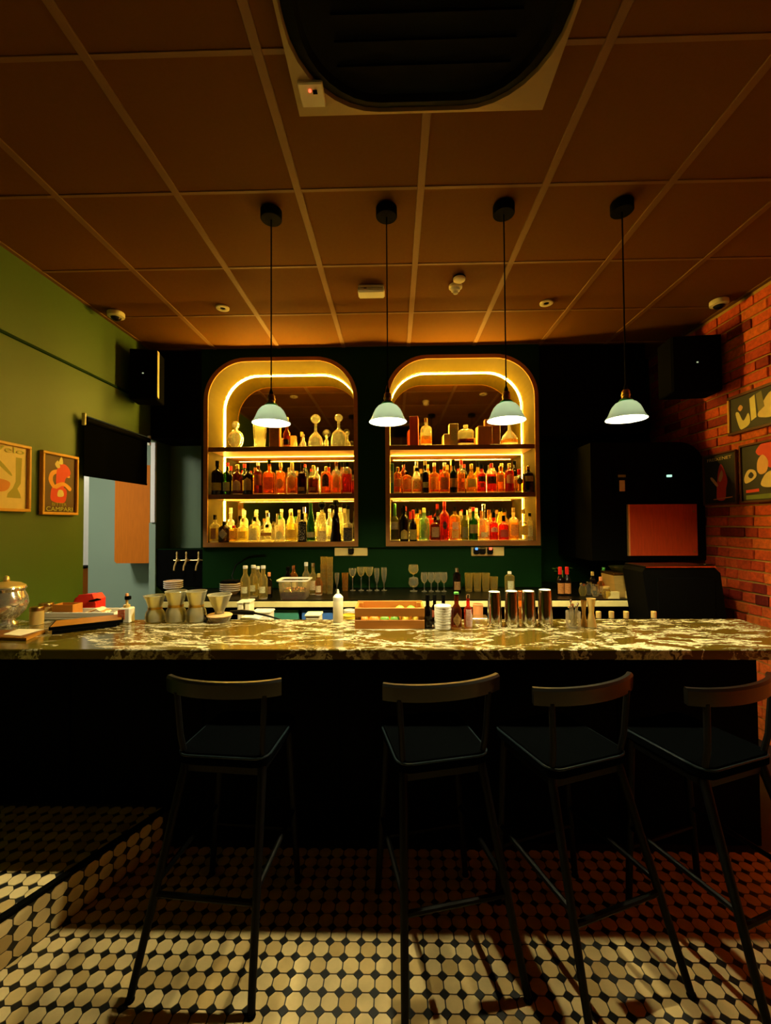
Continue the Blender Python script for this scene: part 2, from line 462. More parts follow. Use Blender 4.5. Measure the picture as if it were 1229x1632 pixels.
# ------------------------------------------------------------------ mesh helpers
class MB:
    def __init__(s):
        s.v, s.f, s.mi = [], [], []

    def add(s, vs, fs, mi=0):
        n = len(s.v)
        s.v += [tuple(p) for p in vs]
        s.f += [tuple(i + n for i in f) for f in fs]
        s.mi += [mi] * len(fs)
        return s

    def box(s, x0, x1, y0, y1, z0, z1, mi=0, ch=0.0):
        if ch <= 0:
            vs = [(x0, y0, z0), (x1, y0, z0), (x1, y1, z0), (x0, y1, z0), (x0, y0, z1), (x1, y0, z1), (x1, y1, z1), (x0, y1, z1)]
            return s.add(vs, [(3, 2, 1, 0), (4, 5, 6, 7), (0, 1, 5, 4), (1, 2, 6, 5), (2, 3, 7, 6), (3, 0, 4, 7)], mi)
        c = ch
        vs, idx = [], {}
        for xi, x in enumerate((x0, x1)):
            for yi, y in enumerate((y0, y1)):
                for zi, z in enumerate((z0, z1)):
                    sx, sy, sz = (1 - 2 * xi), (1 - 2 * yi), (1 - 2 * zi)
                    for ax, p in (('x', (x, y + sy * c, z + sz * c)), ('y', (x + sx * c, y, z + sz * c)), ('z', (x + sx * c, y + sy * c, z))):
                        idx[(xi, yi, zi, ax)] = len(vs)
                        vs.append(p)
        I = lambda a, b, d, ax: idx[(a, b, d, ax)]
        fs = []
        for k in (0, 1):
            q = [I(k, 0, 0, 'x'), I(k, 1, 0, 'x'), I(k, 1, 1, 'x'), I(k, 0, 1, 'x')]
            fs.append(q if k else q[::-1])
            q = [I(0, k, 0, 'y'), I(1, k, 0, 'y'), I(1, k, 1, 'y'), I(0, k, 1, 'y')]
            fs.append(q[::-1] if k else q)
            q = [I(0, 0, k, 'z'), I(1, 0, k, 'z'), I(1, 1, k, 'z'), I(0, 1, k, 'z')]
            fs.append(q if k else q[::-1])
        for a in (0, 1):
            for b in (0, 1):
                q = [I(a, b, 0, 'x'), I(a, b, 1, 'x'), I(a, b, 1, 'y'), I(a, b, 0, 'y')]
                fs.append(q if (a + b) % 2 else q[::-1])
                q = [I(a, 0, b, 'x'), I(a, 1, b, 'x'), I(a, 1, b, 'z'), I(a, 0, b, 'z')]
                fs.append(q[::-1] if (a + b) % 2 else q)
                q = [I(0, a, b, 'y'), I(1, a, b, 'y'), I(1, a, b, 'z'), I(0, a, b, 'z')]
                fs.append(q if (a + b) % 2 else q[::-1])
        for a in (0, 1):
            for b in (0, 1):
                for d in (0, 1):
                    q = [I(a, b, d, 'x'), I(a, b, d, 'y'), I(a, b, d, 'z')]
                    fs.append(q if (a + b + d) % 2 else q[::-1])
        return s.add(vs, fs, mi)

    def rings(s, rings, closed_bottom=True, closed_top=True, mi=0, mi_of=None):
        n = len(rings[0])
        vs = [p for r in rings for p in r]
        b = len(s.v)
        s.v += [tuple(p) for p in vs]
        for k in range(len(rings) - 1):
            m = mi_of(k) if mi_of else mi
            for i in range(n):
                j = (i + 1) % n
                s.f.append((b + k * n + i, b + k * n + j, b + (k + 1) * n + j, b + (k + 1) * n + i))
                s.mi.append(m)
        if closed_bottom:
            s.f.append(tuple(b + i for i in reversed(range(n))))
            s.mi.append(mi_of(0) if mi_of else mi)
        if closed_top:
            o = b + (len(rings) - 1) * n
            s.f.append(tuple(o + i for i in range(n)))
            s.mi.append(mi_of(len(rings) - 2) if mi_of else mi)
        return s

    def lathe(s, prof, seg=20, cx=0, cy=0, cz=0, cb=True, ct=True, mi=0, n=2.0, asp=1.0, mi_of=None):
        rs = []
        for r, z in prof:
            ring = []
            for i in range(seg):
                a = 2 * PI * i / seg + PI / seg
                c, d = math.cos(a), math.sin(a)
                x = math.copysign(abs(c) ** (2 / n), c)
                y = math.copysign(abs(d) ** (2 / n), d)
                ring.append((cx + r * x, cy + r * asp * y, cz + z))
            rs.append(ring)
        return s.rings(rs, cb, ct, mi, mi_of)

    def tube(s, path, r, seg=8, mi=0, caps=True, taper=None):
        P = [Vector(p) for p in path]
        rs = []
        up = None
        for i, p in enumerate(P):
            d = (P[min(i + 1, len(P) - 1)] - P[max(i - 1, 0)]).normalized()
            if up is None:
                up = Vector((0, 0, 1)) if abs(d.z) < 0.9 else Vector((1, 0, 0))
            a = d.cross(up).normalized()
            b = a.cross(d).normalized()
            up = b
            rr = r if taper is None else r * taper[i]
            rs.append([tuple(p + (a * math.cos(2 * PI * k / seg) + b * math.sin(2 * PI * k / seg)) * rr) for k in range(seg)][::-1])
        return s.rings(rs, caps, caps, mi)

    def prism(s, poly, y0, y1, mi=0):
        """polygon of (x,z) seen from the front (counter-clockwise), from y0 (front) to y1"""
        n = len(poly)
        vs = [(x, y0, z) for x, z in poly] + [(x, y1, z) for x, z in poly]
        fs = [tuple(range(n)), tuple(range(2 * n - 1, n - 1, -1))]
        fs += [(i, i + n, (i + 1) % n + n, (i + 1) % n) for i in range(n)]
        return s.add(vs, fs, mi)

    def slab(s, poly, z0, z1, mi=0):
        n = len(poly)
        vs = [(x, y, z0) for x, y in poly] + [(x, y, z1) for x, y in poly]
        fs = [tuple(range(n - 1, -1, -1)), tuple(range(n, 2 * n))]
        fs += [(i, (i + 1) % n, (i + 1) % n + n, i + n) for i in range(n)]
        return s.add(vs, fs, mi)

    def mesh(s, name, mats, smooth=False):
        me = bpy.data.meshes.new(name)
        me.from_pydata(s.v, [], s.f)
        for m in (mats if isinstance(mats, (list, tuple)) else [mats]):
            me.materials.append(MT[m] if isinstance(m, str) else m)
        me.polygons.foreach_set('material_index', s.mi)
        if smooth:
            me.polygons.foreach_set('use_smooth', [True] * len(s.f))
            me.update()
            try:
                me.set_sharp_from_angle(angle=math.radians(40))
            except Exception:
                pass
        me.update()
        return me

    def obj(s, name, mats, parent=None, loc=(0, 0, 0), smooth=False):
        return link(name, s.mesh(name, mats, smooth), parent, loc)


def link(name, me, parent=None, loc=(0, 0, 0)):
    o = bpy.data.objects.new(name, me)
    COL.objects.link(o)
    o.parent = parent
    o.location = loc
    return o


def tag(o, label=None, cat=None, group=None, kind=None):
    if label:
        o['label'] = label
    if cat:
        o['category'] = cat
    if group:
        o['group'] = group
    if kind:
        o['kind'] = kind
    return o


def thing(name, label, cat, loc, rz=0.0, group=None):
    o = bpy.data.objects.new(name, None)
    o.empty_display_size = 0.05
    COL.objects.link(o)
    o.location = loc
    o.rotation_euler = (0, 0, rz)
    return tag(o, label, cat, group)


def copy_tree(o, parent=None):
    c = o.copy()
    COL.objects.link(c)
    c.parent = parent
    for ch in [x for x in o.children]:
        copy_tree(ch, c)
    return c


def text_part(txt, size, m, parent, loc, rot=(PI / 2, 0, 0), name='lettering', align='CENTER', width=None):
    cu = bpy.data.curves.new('t', 'FONT')
    cu.body = txt
    cu.size = size
    cu.extrude = 0.0006
    cu.align_x = align
    tmp = bpy.data.objects.new('t', cu)
    COL.objects.link(tmp)
    dg = bpy.context.evaluated_depsgraph_get()
    me = bpy.data.meshes.new_from_object(tmp.evaluated_get(dg))
    bpy.data.objects.remove(tmp)
    bpy.data.curves.remove(cu)
    if width:
        xs = [v.co.x for v in me.vertices]
        k = width / (max(xs) - min(xs))
        for v in me.vertices:
            v.co.x *= k
    me.name = name
    me.materials.clear()
    me.materials.append(MT[m])
    o = link(name, me, parent, loc)
    o.rotation_euler = rot
    return o


# ------------------------------------------------------------------ the setting
LW, RW, YB, CEIL = -2.29, 2.575, 4.26, 3.185
SX0_ = -1.800
YR = -2.6                       # rear wall, behind the camera
YF = 3.87                       # front of the shelving wall
HB, YB0, YB1 = 0.993, 1.856, 2.428   # bar top height, front and back edge
HC = 0.944                      # back counter top


def structure(o):
    return tag(o, kind='structure')


# floor: black grout bed, octagonal cream tiles and black dot tiles
floor = structure(MB().box(LW - 0.1, RW + 0.1, YR, YB, -0.05, 0.0).obj('floor', 'grout'))
TX, TY = 0.0575, 0.0558
X0, Y0 = -0.365, 1.420


def octagon(cx, cy, sx=TX, sy=TY, gap=0.0022, k=0.29):
    a, b = sx / 2 - gap, sy / 2 - gap
    p, q = a * (1 - 2 * k), b * (1 - 2 * k)
    return [(cx + p, cy - b), (cx + a, cy - q), (cx + a, cy + q), (cx + p, cy + b),
            (cx - p, cy + b), (cx - a, cy + q), (cx - a, cy - q), (cx - p, cy - b)]


# platform edge: straight line through two floor points
E0, E1 = Vector((-1.377, 1.467)), Vector((-1.180, 1.877))
ED = (E1 - E0).normalized()
EN = Vector((-ED.y, ED.x))       # points onto the platform


def side(x, y):
    return (Vector((x, y)) - E0).dot(EN)


tile_me = MB().slab(octagon(0, 0), 0, 0.0025).mesh('floor_tile', 'tile')
cells = []
for i in range(-50, 60):
    for j in range(-40, 13):
        cx, cy = X0 + (i + 0.5) * TX, Y0 + (j + 0.5) * TY
        if not (LW < cx < RW and -0.5 < cy < 2.06) or side(cx, cy) > 0.035:
            continue
        cells.append((cx, cy))
view = []
for c in cells:
    vis = c[1] > 1.22 and abs(c[0] + 0.02) < c[1] * 0.93 + 0.03
    view.append((0 if vis else 1, c[1], abs(c[0]), c))
view.sort()
rest = MB()
for k, (_, _, _, c) in enumerate(view):
    if k < 300:
        link('tile', tile_me, floor, (c[0], c[1], 0.0))
    else:
        rest.slab(octagon(*c), 0, 0.0025)
tag(rest.obj('distant_tiles', 'tile', floor), kind='stuff')
dots = MB()
for i in range(-50, 60):
    for j in range(-40, 13):
        cx, cy = X0 + i * TX, Y0 + j * TY
        if LW < cx < RW and -0.5 < cy < 2.06 and side(cx, cy) < 0.03:
            a, b = TX * 0.27, TY * 0.27
            dots.slab([(cx, cy - b), (cx + a, cy), (cx, cy + b), (cx - a, cy)], 0, 0.0022)
tag(dots.obj('dot_tiles', 'dot', floor), kind='stuff')

# raised tiled platform by the green wall
HP = 0.18


def clip(poly, f):
    out = []
    for a, b in zip(poly, poly[1:] + poly[:1]):
        fa, fb = f(*a), f(*b)
        if fa >= 0:
            out.append(a)
        if fa * fb < 0:
            t = fa / (fa - fb)
            out.append((a[0] + (b[0] - a[0]) * t, a[1] + (b[1] - a[1]) * t))
    return out


pA = E0 + ED * ((-0.7 - E0.y) / ED.y)
pB = E0 + ED * ((2.065 - E0.y) / ED.y)
plat = MB().slab([(LW, -0.2), tuple(E0 + ED * ((-0.2 - E0.y) / ED.y)), tuple(pB), (LW, 2.065)], 0, HP - 0.001)
platform = structure(plat.obj('floor_platform', 'grout'))
pt = []
for i in range(-40, 10):
    for j in range(-24, 13):
        cx, cy = X0 + (i + 0.5) * TX + 0.02, Y0 + (j + 0.5) * TY + 0.01
        if cx - TX / 2 < LW or not (0.0 < cy < 2.03) or side(cx, cy) < -0.02:
            continue
        pt.append((-cy if cy < 1.25 else cy - 10, cx, cy))
pt.sort()
more = MB()
for k, (_, cx, cy) in enumerate(pt):
    poly = clip(octagon(cx, cy), lambda x, y: side(x, y) - 0.024)
    if len(poly) < 3:
        continue
    if k < 240 and cy > 1.25:
        if len(poly) == 8:
            link('tile', tile_me, platform, (cx, cy, HP - 0.001))
        else:
            MB().slab(poly, HP - 0.001, HP + 0.0015).obj('tile', 'tile', platform)
    else:
        more.slab(poly, HP - 0.001, HP + 0.0015)
tag(more.obj('distant_tiles', 'tile', platform), kind='stuff')
# black nosing strip on the edge and tiles on the riser
n0, n1 = E0 + ED * ((0.2 - E0.y) / ED.y), pB
nose = MB().slab([tuple(n0 - EN * 0.004), tuple(n1 - EN * 0.004), tuple(n1 + EN * 0.022), tuple(n0 + EN * 0.022)], HP - 0.012, HP + 0.003)
nose.obj('nosing', 'black', platform)
L = (n1 - n0).length
RT = 0.0575
riser = MB()
for r in range(3):
    for k in range(int(L / RT)):
        s0 = (k + 0.5) * RT
        p = n0 + ED * s0
        zc = 0.006 + (r + 0.5) * 0.0545
        vs = []
        for ex in (0.0, 0.0025):
            for (a, b) in octagon(0, 0, RT, 0.0545):
                q = p + ED * a - EN * ex
                vs.append((q.x, q.y, zc + b))
        n = 8
        fs = [tuple(range(8, 16))] + [(i, (i + 1) % n, (i + 1) % n + n, i + n) for i in range(n)]
        if p.y < 1.2:
            riser.add(vs, fs)
        else:
            MB().add(vs, fs).obj('tile', 'tile', platform)
tag(riser.obj('distant_riser_tiles', 'tile', platform), kind='stuff')

# ceiling boards and grid
GX, GY, SX, SY = 0.140, 2.019, 0.6045, 0.6115
ceiling = structure(MB().box(LW - 0.1, RW + 0.1, YR, YB + 0.1, CEIL + 0.012, CEIL + 0.06).obj('ceiling', 'ceiling'))
panel_me = MB().box(-SX / 2 + 0.004, SX / 2 - 0.004, -SY / 2 + 0.004, SY / 2 - 0.004, 0.0, 0.012, ch=0.003).mesh('ceiling_panel', 'ceiling')
for i in range(-5, 5):
    for j in range(-7, 4):
        cx, cy = GX + (i + 0.5) * SX, GY + (j + 0.5) * SY
        x0, x1 = max(cx - SX / 2 + 0.004, LW), min(cx + SX / 2 - 0.004, RW)
        y0, y1 = max(cy - SY / 2 + 0.004, YR), min(cy + SY / 2 - 0.004, YB)
        if x1 - x0 < 0.02 or y1 - y0 < 0.02:
            continue
        if x1 - x0 > SX - 0.01 and y1 - y0 > SY - 0.01:
            link('ceiling_panel', panel_me, ceiling, (cx, cy, CEIL))
        else:
            MB().box(x0, x1, y0, y1, CEIL, CEIL + 0.012, ch=0.003).obj('ceiling_panel', 'ceiling', ceiling)
for i in range(-4, 5):
    x = GX + i * SX
    if LW < x < RW:
        MB().box(x - 0.018, x + 0.018, YR, YB, CEIL - 0.006, CEIL + 0.002, ch=0.002).obj('grid_bar', 'grid', ceiling)
for j in range(-7, 4):
    y = GY + j * SY
    MB().box(LW, RW, y - 0.010, y + 0.010, CEIL - 0.004, CEIL + 0.002, ch=0.0015).obj('grid_bar', 'grid', ceiling)

# left wall with the serving hatch into the side room
HY0, HY1 = at_x(134, 760, -2.29).y, 3.985          # hatch opening along the wall
HZ0, HZ1 = 0.62, 2.36
T = 0.06
wl = MB()
wl.box(LW - T, LW, YR, HY0, 0, CEIL + 0.01)
wl.box(LW - T, LW, HY1, YB + 0.1, 0, CEIL + 0.01)
wl.box(LW - T, LW, HY0, HY1, 0, HZ0)
wl.box(LW - T, LW, HY0, HY1, HZ1, CEIL + 0.01)
structure(wl.obj('wall_left', 'green_wall'))
# thin raised ledge running along the green wall
a, b = at_x(0, 527, LW), at_x(226, 637, LW)
zl = 0.5 * (a.z + b.z)
structure(MB().box(LW, LW + 0.012, YR, YF - 0.02, zl - 0.010, zl + 0.010, ch=0.003).obj('trim_1', 'dark_green'))
# hatch lining
wf = MB()
wf.box(LW - T - 0.004, LW - 0.004, HY0 - 0.010, HY0 + 0.002, HZ0, HZ1)
hatch = structure(MB().box(LW - T - 0.004, LW + 0.006, HY0, HY1, HZ0 - 0.03, HZ0).obj('window_1', 'orange_wood'))
wf.obj('jamb', 'white', hatch)
MB().box(LW - 0.040, LW + 0.006, HY1 - 0.030, HY1, 1.56, HZ1 - 0.03, ch=0.004).obj('guide_rail', 'white', hatch)
MB().box(LW - T, LW + 0.001, HY1 - 0.010, HY1 + 0.002, HZ0, 1.56).obj('jamb', 'teal', hatch)

# side room
xk = at_y(141, 850, 4.25).x
structure(MB().box(xk, LW - T, 4.25, 4.33, 0, CEIL).obj('wall_side_room_back', 'teal'))
structure(MB().box(-4.78, -4.7, 1.5, 5.4, 0, CEIL).obj('wall_side_room_far', 'white'))
structure(MB().box(-4.7, xk + 0.6, 5.4, 5.48, 0, CEIL).obj('wall_side_room_end', 'white'))
structure(MB().box(xk + 0.52, xk + 0.6, 4.33, 5.4, 0, CEIL).obj('wall_side_room_return', 'white'))
structure(MB().box(-4.7, LW - T, 1.42, 1.5, 0, CEIL).obj('wall_side_room_front', 'teal'))
structure(MB().box(-4.7, LW - T, 1.5, 5.4, -0.05, 0.0).obj('floor_side_room', 'grout'))
structure(MB().box(-4.7, LW - T, 1.5, 5.4, CEIL, CEIL + 0.06).obj('ceiling_side_room', 'white'))

structure(MB().box(LW, SX0_, YB - 0.02, YB - 0.001, 0, 2.40).obj('wall_corner', 'sage'))
# back wall and rear wall
structure(MB().box(LW, RW, YB, YB + 0.1, 0, CEIL + 0.01).obj('wall_back', 'dark_green'))
structure(MB().box(LW - 0.1, RW + 0.1, YR - 0.1, YR, 0, CEIL + 0.01).obj('wall_rear', 'mortar'))

# right wall: mortar bed and single bricks
wall_right = structure(MB().box(RW, RW + 0.1, YR, YB + 0.1, 0, CEIL + 0.01).obj('wall_right', 'mortar'))
CH, BH, JT = 0.079, 0.067, 0.011


def brick_mesh(l, k):
    rnd = random.Random(k)
    j = lambda s: rnd.uniform(-s, s)
    mb = MB().box(-0.014, 0.008, -l / 2, l / 2, 0, BH, ch=0.004)
    vs = [(x + (j(0.0025) if x < 0 else 0), y + j(0.002), z + j(0.002)) for x, y, z in mb.v]
    mb.v = vs
    return mb.mesh('brick', 'brick')


LS, LH = 0.215, 0.102
str_me = [brick_mesh(LS, k) for k in range(5)]
hea_me = [brick_mesh(LH, 10 + k) for k in range(5)]
old = [MB() for _ in range(7)]
count = 0
rb = random.Random(3)
for c in range(int(CEIL / CH) + 1):
    z = c * CH + 0.004
    if z + BH > CEIL:
        continue
    y = YB - rb.uniform(0.0, 0.12)
    while y > -0.3:
        head = rb.random() < (0.55 if z < 1.25 else 0.25)
        l = LH if head else LS
        yc = y - l / 2
        x = RW - rb.uniform(-0.003, 0.003)
        if yc > 2.82 and z > 0.60 and count < 300:
            link('brick', rb.choice(hea_me if head else str_me), wall_right, (x, yc, z))
            count += 1
        else:
            rb.choice(old).box(x - 0.012, x + 0.008, yc - l / 2, yc + l / 2, z, z + BH)
        y -= l + JT
for ob_ in old:
    tag(ob_.obj('distant_bricks', 'brick', wall_right), kind='stuff')

# ------------------------------------------------------------------ shelving wall with the two arched niches
N = [(-1.735, -0.372), (-0.042, 1.291)]
NZ0, NZT, NR = 1.372, 3.06, 0.36
S1, S2, ST = 2.262, 1.818, 0.034
YM = 4.243                        # face of the mirror


def arch(x0, x1, z0, zt, r, seg=12):
    pts = [(x0, z0), (x1, z0)]
    for k in range(seg + 1):
        a = (PI / 2) * k / seg
        pts.append((x1 - r + r * math.cos(a), zt - r + r * math.sin(a)))
    for k in range(seg + 1):
        a = PI / 2 + (PI / 2) * k / seg
        pts.append((x0 + r + r * math.cos(a), zt - r + r * math.sin(a)))
    return pts


SX0, SX1, SZ0 = -1.800, 1.345, 1.318
outer = [(SX0, SZ0), (SX1, SZ0), (SX1, CEIL), (SX0, CEIL)]
holes = [arch(a, b, NZ0, NZT, NR) for a, b in N]
loops = [[Vector((x, z, 0)) for x, z in lp] for lp in [outer] + holes]
tris = tessellate_polygon(loops)
flat = [(p.x, YF, p.y) for lp in loops for p in lp]
sw = MB().add(flat, [tuple(t) for t in tris])
sw.box(SX0, SX1, YF + 0.001, YB - 0.003, SZ0, SZ0 + 0.02)
sw.box(SX0, SX1, 3.905, 3.925, HC + 0.002, SZ0)
sw.box(SX0, SX0 + 0.02, YF + 0.001, YB - 0.003, SZ0, CEIL)
sw.box(SX1 - 0.02, SX1, YF + 0.001, YB - 0.003, SZ0, CEIL)
structure(sw.obj('wall_shelving', 'dark_green'))

LIP = 0.0075  # height of the added lips that cut strip light from the far ceiling
NAMES = ('arched shelf niche near the beer taps', 'arched shelf niche near the brick wall')
for (x0, x1), nm in zip(N, NAMES):
    xc = (x0 + x1) / 2
    t = thing('shelf_niche', 'brown framed %s, lit from behind' % nm, 'shelving', (xc, YF, NZ0), 0, 'arched shelf niches')
    x0, x1 = x0 - xc, x1 - xc
    z = lambda a: a - NZ0
    inn = arch(x0, x1, 0, z(NZT), NR)
    out = arch(x0 - 0.040, x1 + 0.036, -0.042, z(NZT) + 0.036, NR + 0.036)
    n = len(inn)
    vs = []
    for lp, y in ((inn, -0.012), (out, -0.012), (inn, 0.004), (out, 0.004)):
        vs += [(p[0], y, p[1]) for p in lp]
    fs = []
    for i in range(n):
        j = (i + 1) % n
        fs += [(i, n + i, n + j, j), (i, j, 2 * n + j, 2 * n + i), (n + i, 3 * n + i, 3 * n + j, n + j)]
    MB().add(vs, fs).obj('frame', 'trim_wood', t)
    dpt = YM + 0.004 - YF
    vs = [(p[0], 0.0, p[1]) for p in inn] + [(p[0], dpt, p[1]) for p in inn]
    fs = [(i, i + n, (i + 1) % n + n, (i + 1) % n) for i in range(n)]
    MB().add(vs, fs).obj('lining', 'lining', t)
    ir = [(p[0], p[1]) for p in inn]
    MB().prism(ir, YM - YF, YM + 0.006 - YF).obj('mirror', 'mirror', t)
    for S in (S1, S2):
        MB().box(x0 + 0.001, x1 - 0.001, 0.004, dpt - 0.006, z(S) - ST, z(S), ch=0.002).obj('shelf', 'shelf_wood', t)
    # light strips fixed to the lining around the back of every compartment, facing into it
    y0, y1 = YM - YF - 0.022, YM - YF - 0.010

    def ribbon(curve, ya, yb, closed=True):
        n = len(curve)
        m = n if closed else n - 1
        vs = []
        for x, zz in curve:
            vs += [(x, ya, zz), (x, yb, zz)]
        return MB().add(vs, [(2 * i, 2 * i + 1, (2 * i + 3) % (2 * n), (2 * i + 2) % (2 * n)) for i in range(m)])

    def lip(outer, inner, ya, yb):
        n = len(outer)
        vs = []
        for (ox, oz), (ix, iz) in zip(outer, inner):
            vs += [(ox, ya, oz), (ix, ya, iz), (ix, yb, iz), (ox, yb, oz)]
        fs = []
        for i in range(n):
            a, b = i * 4, ((i + 1) % n) * 4
            fs += [(a, a + 1, b + 1, b), (a + 1, a + 2, b + 2, b + 1), (a + 2, a + 3, b + 3, b + 2)]
        return MB().add(vs, fs)

    def rect(d, zb, zt):
        return [(x0 + d, zb + d), (x1 - d, zb + d), (x1 - d, zt - d), (x0 + d, zt - d)]

    def ring(d):
        return arch(x0 + d, x1 - d, z(S1) + d, z(NZT) - d, NR - d, 10)

    e, g = 0.003, LIP
    rg = ring(e)
    ribbon(rg[1:] + rg[:1], y0, y1, False).obj('light_strip', 'led', t)
    # added deep channel that keeps the shelf strip's light off the far ceiling
    zs = z(S1)
    MB().add([(x0 + 0.01, y0 + 0.0005, zs + e), (x1 - 0.01, y0 + 0.0005, zs + e), (x1 - 0.01, y1 - 0.0005, zs + e), (x0 + 0.01, y1 - 0.0005, zs + e)], [(0, 1, 2, 3)]).obj('light_strip', 'led', t)
    ch_ = MB().box(x0 + 0.006, x1 - 0.006, y0 - 0.0035, y0 - 0.0010, zs + 0.0008, zs + 0.013)
    ch_.box(x0 + 0.006, x1 - 0.006, y1 + 0.0010, y1 + 0.0035, zs + 0.0008, zs + 0.013)
    ch_.obj('added_light_lip', 'steel', t)
    lip(ring(0.0008), ring(g), y0 - 0.0035, y0 - 0.0015).obj('added_light_lip', 'steel', t)
    for zb, zt in ((z(S2), z(S1) - ST), (0, z(S2) - ST)):
        rc_ = rect(e, zb, zt)
        ribbon([rc_[3], rc_[0], rc_[1], rc_[2]], y0, y1, False).obj('light_strip', 'led_low', t)
        ribbon([rc_[2], rc_[3]], y0, y1, False).obj('light_strip', 'led_top', t)
        lip(rect(0.0008, zb, zt), rect(g, zb, zt), y0 - 0.0035, y0 - 0.0015).obj('added_light_lip', 'steel', t)

    # added weak strip and nosing under each shelf front, to brighten the labels
    for S in (S1, S2):
        zz = z(S) - ST
        MB().add([(x0 + 0.03, 0.026, zz - 0.001), (x1 - 0.03, 0.026, zz - 0.001), (x1 - 0.03, 0.034, zz - 0.001), (x0 + 0.03, 0.034, zz - 0.001)], [(0, 1, 2, 3)]).obj('added_front_strip', 'led_added', t)
        MB().box(x0 + 0.002, x1 - 0.002, 0.006, 0.018, zz - 0.009, zz, ch=0.001).obj('nosing', 'shelf_wood', t)

# black overhead cupboards either side of the shelving wall
for (xa, xb), lab in (((LW + 0.004, SX0 - 0.003), 'black overhead cupboard in the corner by the green wall'), ((SX1 + 0.003, 2.31), 'black overhead cupboard beside the brick wall')):
    t = thing('overhead_cupboard', lab, 'cupboard', ((xa + xb) / 2, YF, 2.345))
    hw = (xb - xa) / 2
    h = CEIL - 0.012 - 2.345
    MB().box(-hw, hw, 0.020, YB - YF - 0.004, 0, h).obj('carcass', 'black', t)
    MB().box(-hw + 0.004, -0.002, 0, 0.019, 0.004, h - 0.004, ch=0.002).obj('door', 'black', t)
    MB().box(0.002, hw - 0.004, 0, 0.019, 0.004, h - 0.004, ch=0.002).obj('door', 'black', t)

# ------------------------------------------------------------------ bar, back counter
t = thing('bar_counter', 'long black bar counter front below the veined stone top', 'bar counter', (0, 2.07, 0))
bx0, bx1 = LW + 0.006, 1.735
MB().box(bx0, bx1, 0.012, 0.34, 0.0, 0.945).obj('carcass', 'black', t)
pw = (bx1 - bx0) / 6
for k in range(6):
    MB().box(bx0 + k * pw + 0.004, bx0 + (k + 1) * pw - 0.004, 0.0, 0.012, 0.20 if bx0 + k * pw < -1.1 else 0.09, 0.94, ch=0.003).obj('front_panel', 'black', t)
MB().box(bx0, bx1, 0.006, 0.012, 0.0, 0.085).obj('kick_board', 'black', t)
MB().box(bx0, bx1, 0.341, 0.80, 0.765, 0.80).obj('speed_shelf', 'steel', t)
MB().box(bx0, bx1, 0.80, 0.815, 0.70, 0.83).obj('speed_rail', 'steel', t)
top = MB().box(LW + 0.006, 1.93, YB0, YB1, HB - 0.046, HB, ch=0.004)
o = top.obj('worktop', 'stone')
tag(o, 'long dark stone bar top with white veins', 'worktop')

t = thing('back_counter', 'back bar counter with steel edge under the glassware', 'counter', (0, 3.30, 0))
cx0, cx1 = -1.90, 2.20
MB().box(cx0, cx1, 0.03, YB - 3.30 - 0.003, 0.0, 0.74).obj('carcass', 'black', t)
MB().box(cx0, cx1, 0.50, YB - 3.30 - 0.003, 0.74, HC - 0.05).obj('recess_back', 'black', t)
k = 0
for x in (cx0, -1.02, -0.47, 0.10, 0.75, 1.40, cx1 - 0.02):
    MB().box(x, x + 0.02, 0.03, 0.50, 0.74, HC - 0.05).obj('divider', 'black', t)
MB().box(cx0, cx1, 0.0, YB - 3.30 - 0.003, HC - 0.012, HC).obj('worktop', 'black_gloss', t)
MB().box(cx0, cx1, -0.004, 0.03, HC - 0.058, HC - 0.010, ch=0.004).obj('steel_edge', 'edge_laminate', t)
MB().box(cx0, cx1, 0.02, 0.05, HC - 0.072, HC - 0.058).obj('drip_edge', 'black', t)

for u0, u1, m, lab in ((436, 476, 'teal_plastic', 'green plastic bin in the recess under the back counter'), (481, 531, 'blue_plastic', 'blue plastic bin in the recess under the back counter')):
    a, b = at_y(u0, 975, 3.36), at_y(u1, 975, 3.36)
    xc, hw = (a.x + b.x) / 2, (b.x - a.x) / 2
    t = thing('storage_bin', lab, 'bin', (xc, 3.45, 0.741), 0, 'plastic bins under the back counter')
    MB().box(-hw, hw, -0.1, 0.1, 0, 0.105, ch=0.006).obj('body', m, t)
    MB().box(-hw - 0.004, hw + 0.004, -0.106, 0.106, 0.105, 0.118, ch=0.004).obj('rim', m, t)

# ------------------------------------------------------------------ roller blind, cupboard and post seen through the hatch
XB = LW + 0.045
ba, bb = at_x(135, 668, XB), at_x(235, 700, XB)
t = thing('roller_blind', 'black roller blind pulled halfway down over the serving hatch', 'blind', (LW, ba.y, ba.z))
bl = bb.y - ba.y
MB().tube([(0.045, 0.004, 0.0), (0.045, bl + 0.02, 0.0)], 0.022, 12).obj('roller', 'black', t, smooth=True)
zb = at_x(136, 757, XB).z - ba.z
MB().box(0.040, 0.043, 0.0, bl, zb, 0.005).obj('fabric', 'blind', t)
MB().box(0.036, 0.047, 0.0, bl, zb - 0.008, zb + 0.008, ch=0.002).obj('bottom_bar', 'blind', t)
for y in (-0.014, bl + 0.022):
    MB().box(0.030, 0.058, y, y + 0.016, -0.045, 0.045, ch=0.004).obj('bracket', 'cream', t)

a, b = at_y(180, 898, 4.0), at_y(241, 898, 4.0)
t = thing('hanging_cupboard', 'orange wood cupboard on the teal wall seen through the hatch', 'cupboard', ((a.x + b.x) / 2, 4.02, 0.5 * (a.z + b.z)))
hw = (b.x - a.x) / 2 + 0.05
MB().box(-hw + 0.055, hw, 0.02, 0.225, 0.0, 0.95).obj('carcass', 'orange_wood', t)
MB().prism([(-hw + 0.07, 0.0), (hw, 0.0), (hw, 0.95), (-hw + 0.05, 0.95), (-hw + 0.05, 0.02)], 0.0, 0.019).obj('door', 'orange_wood', t)

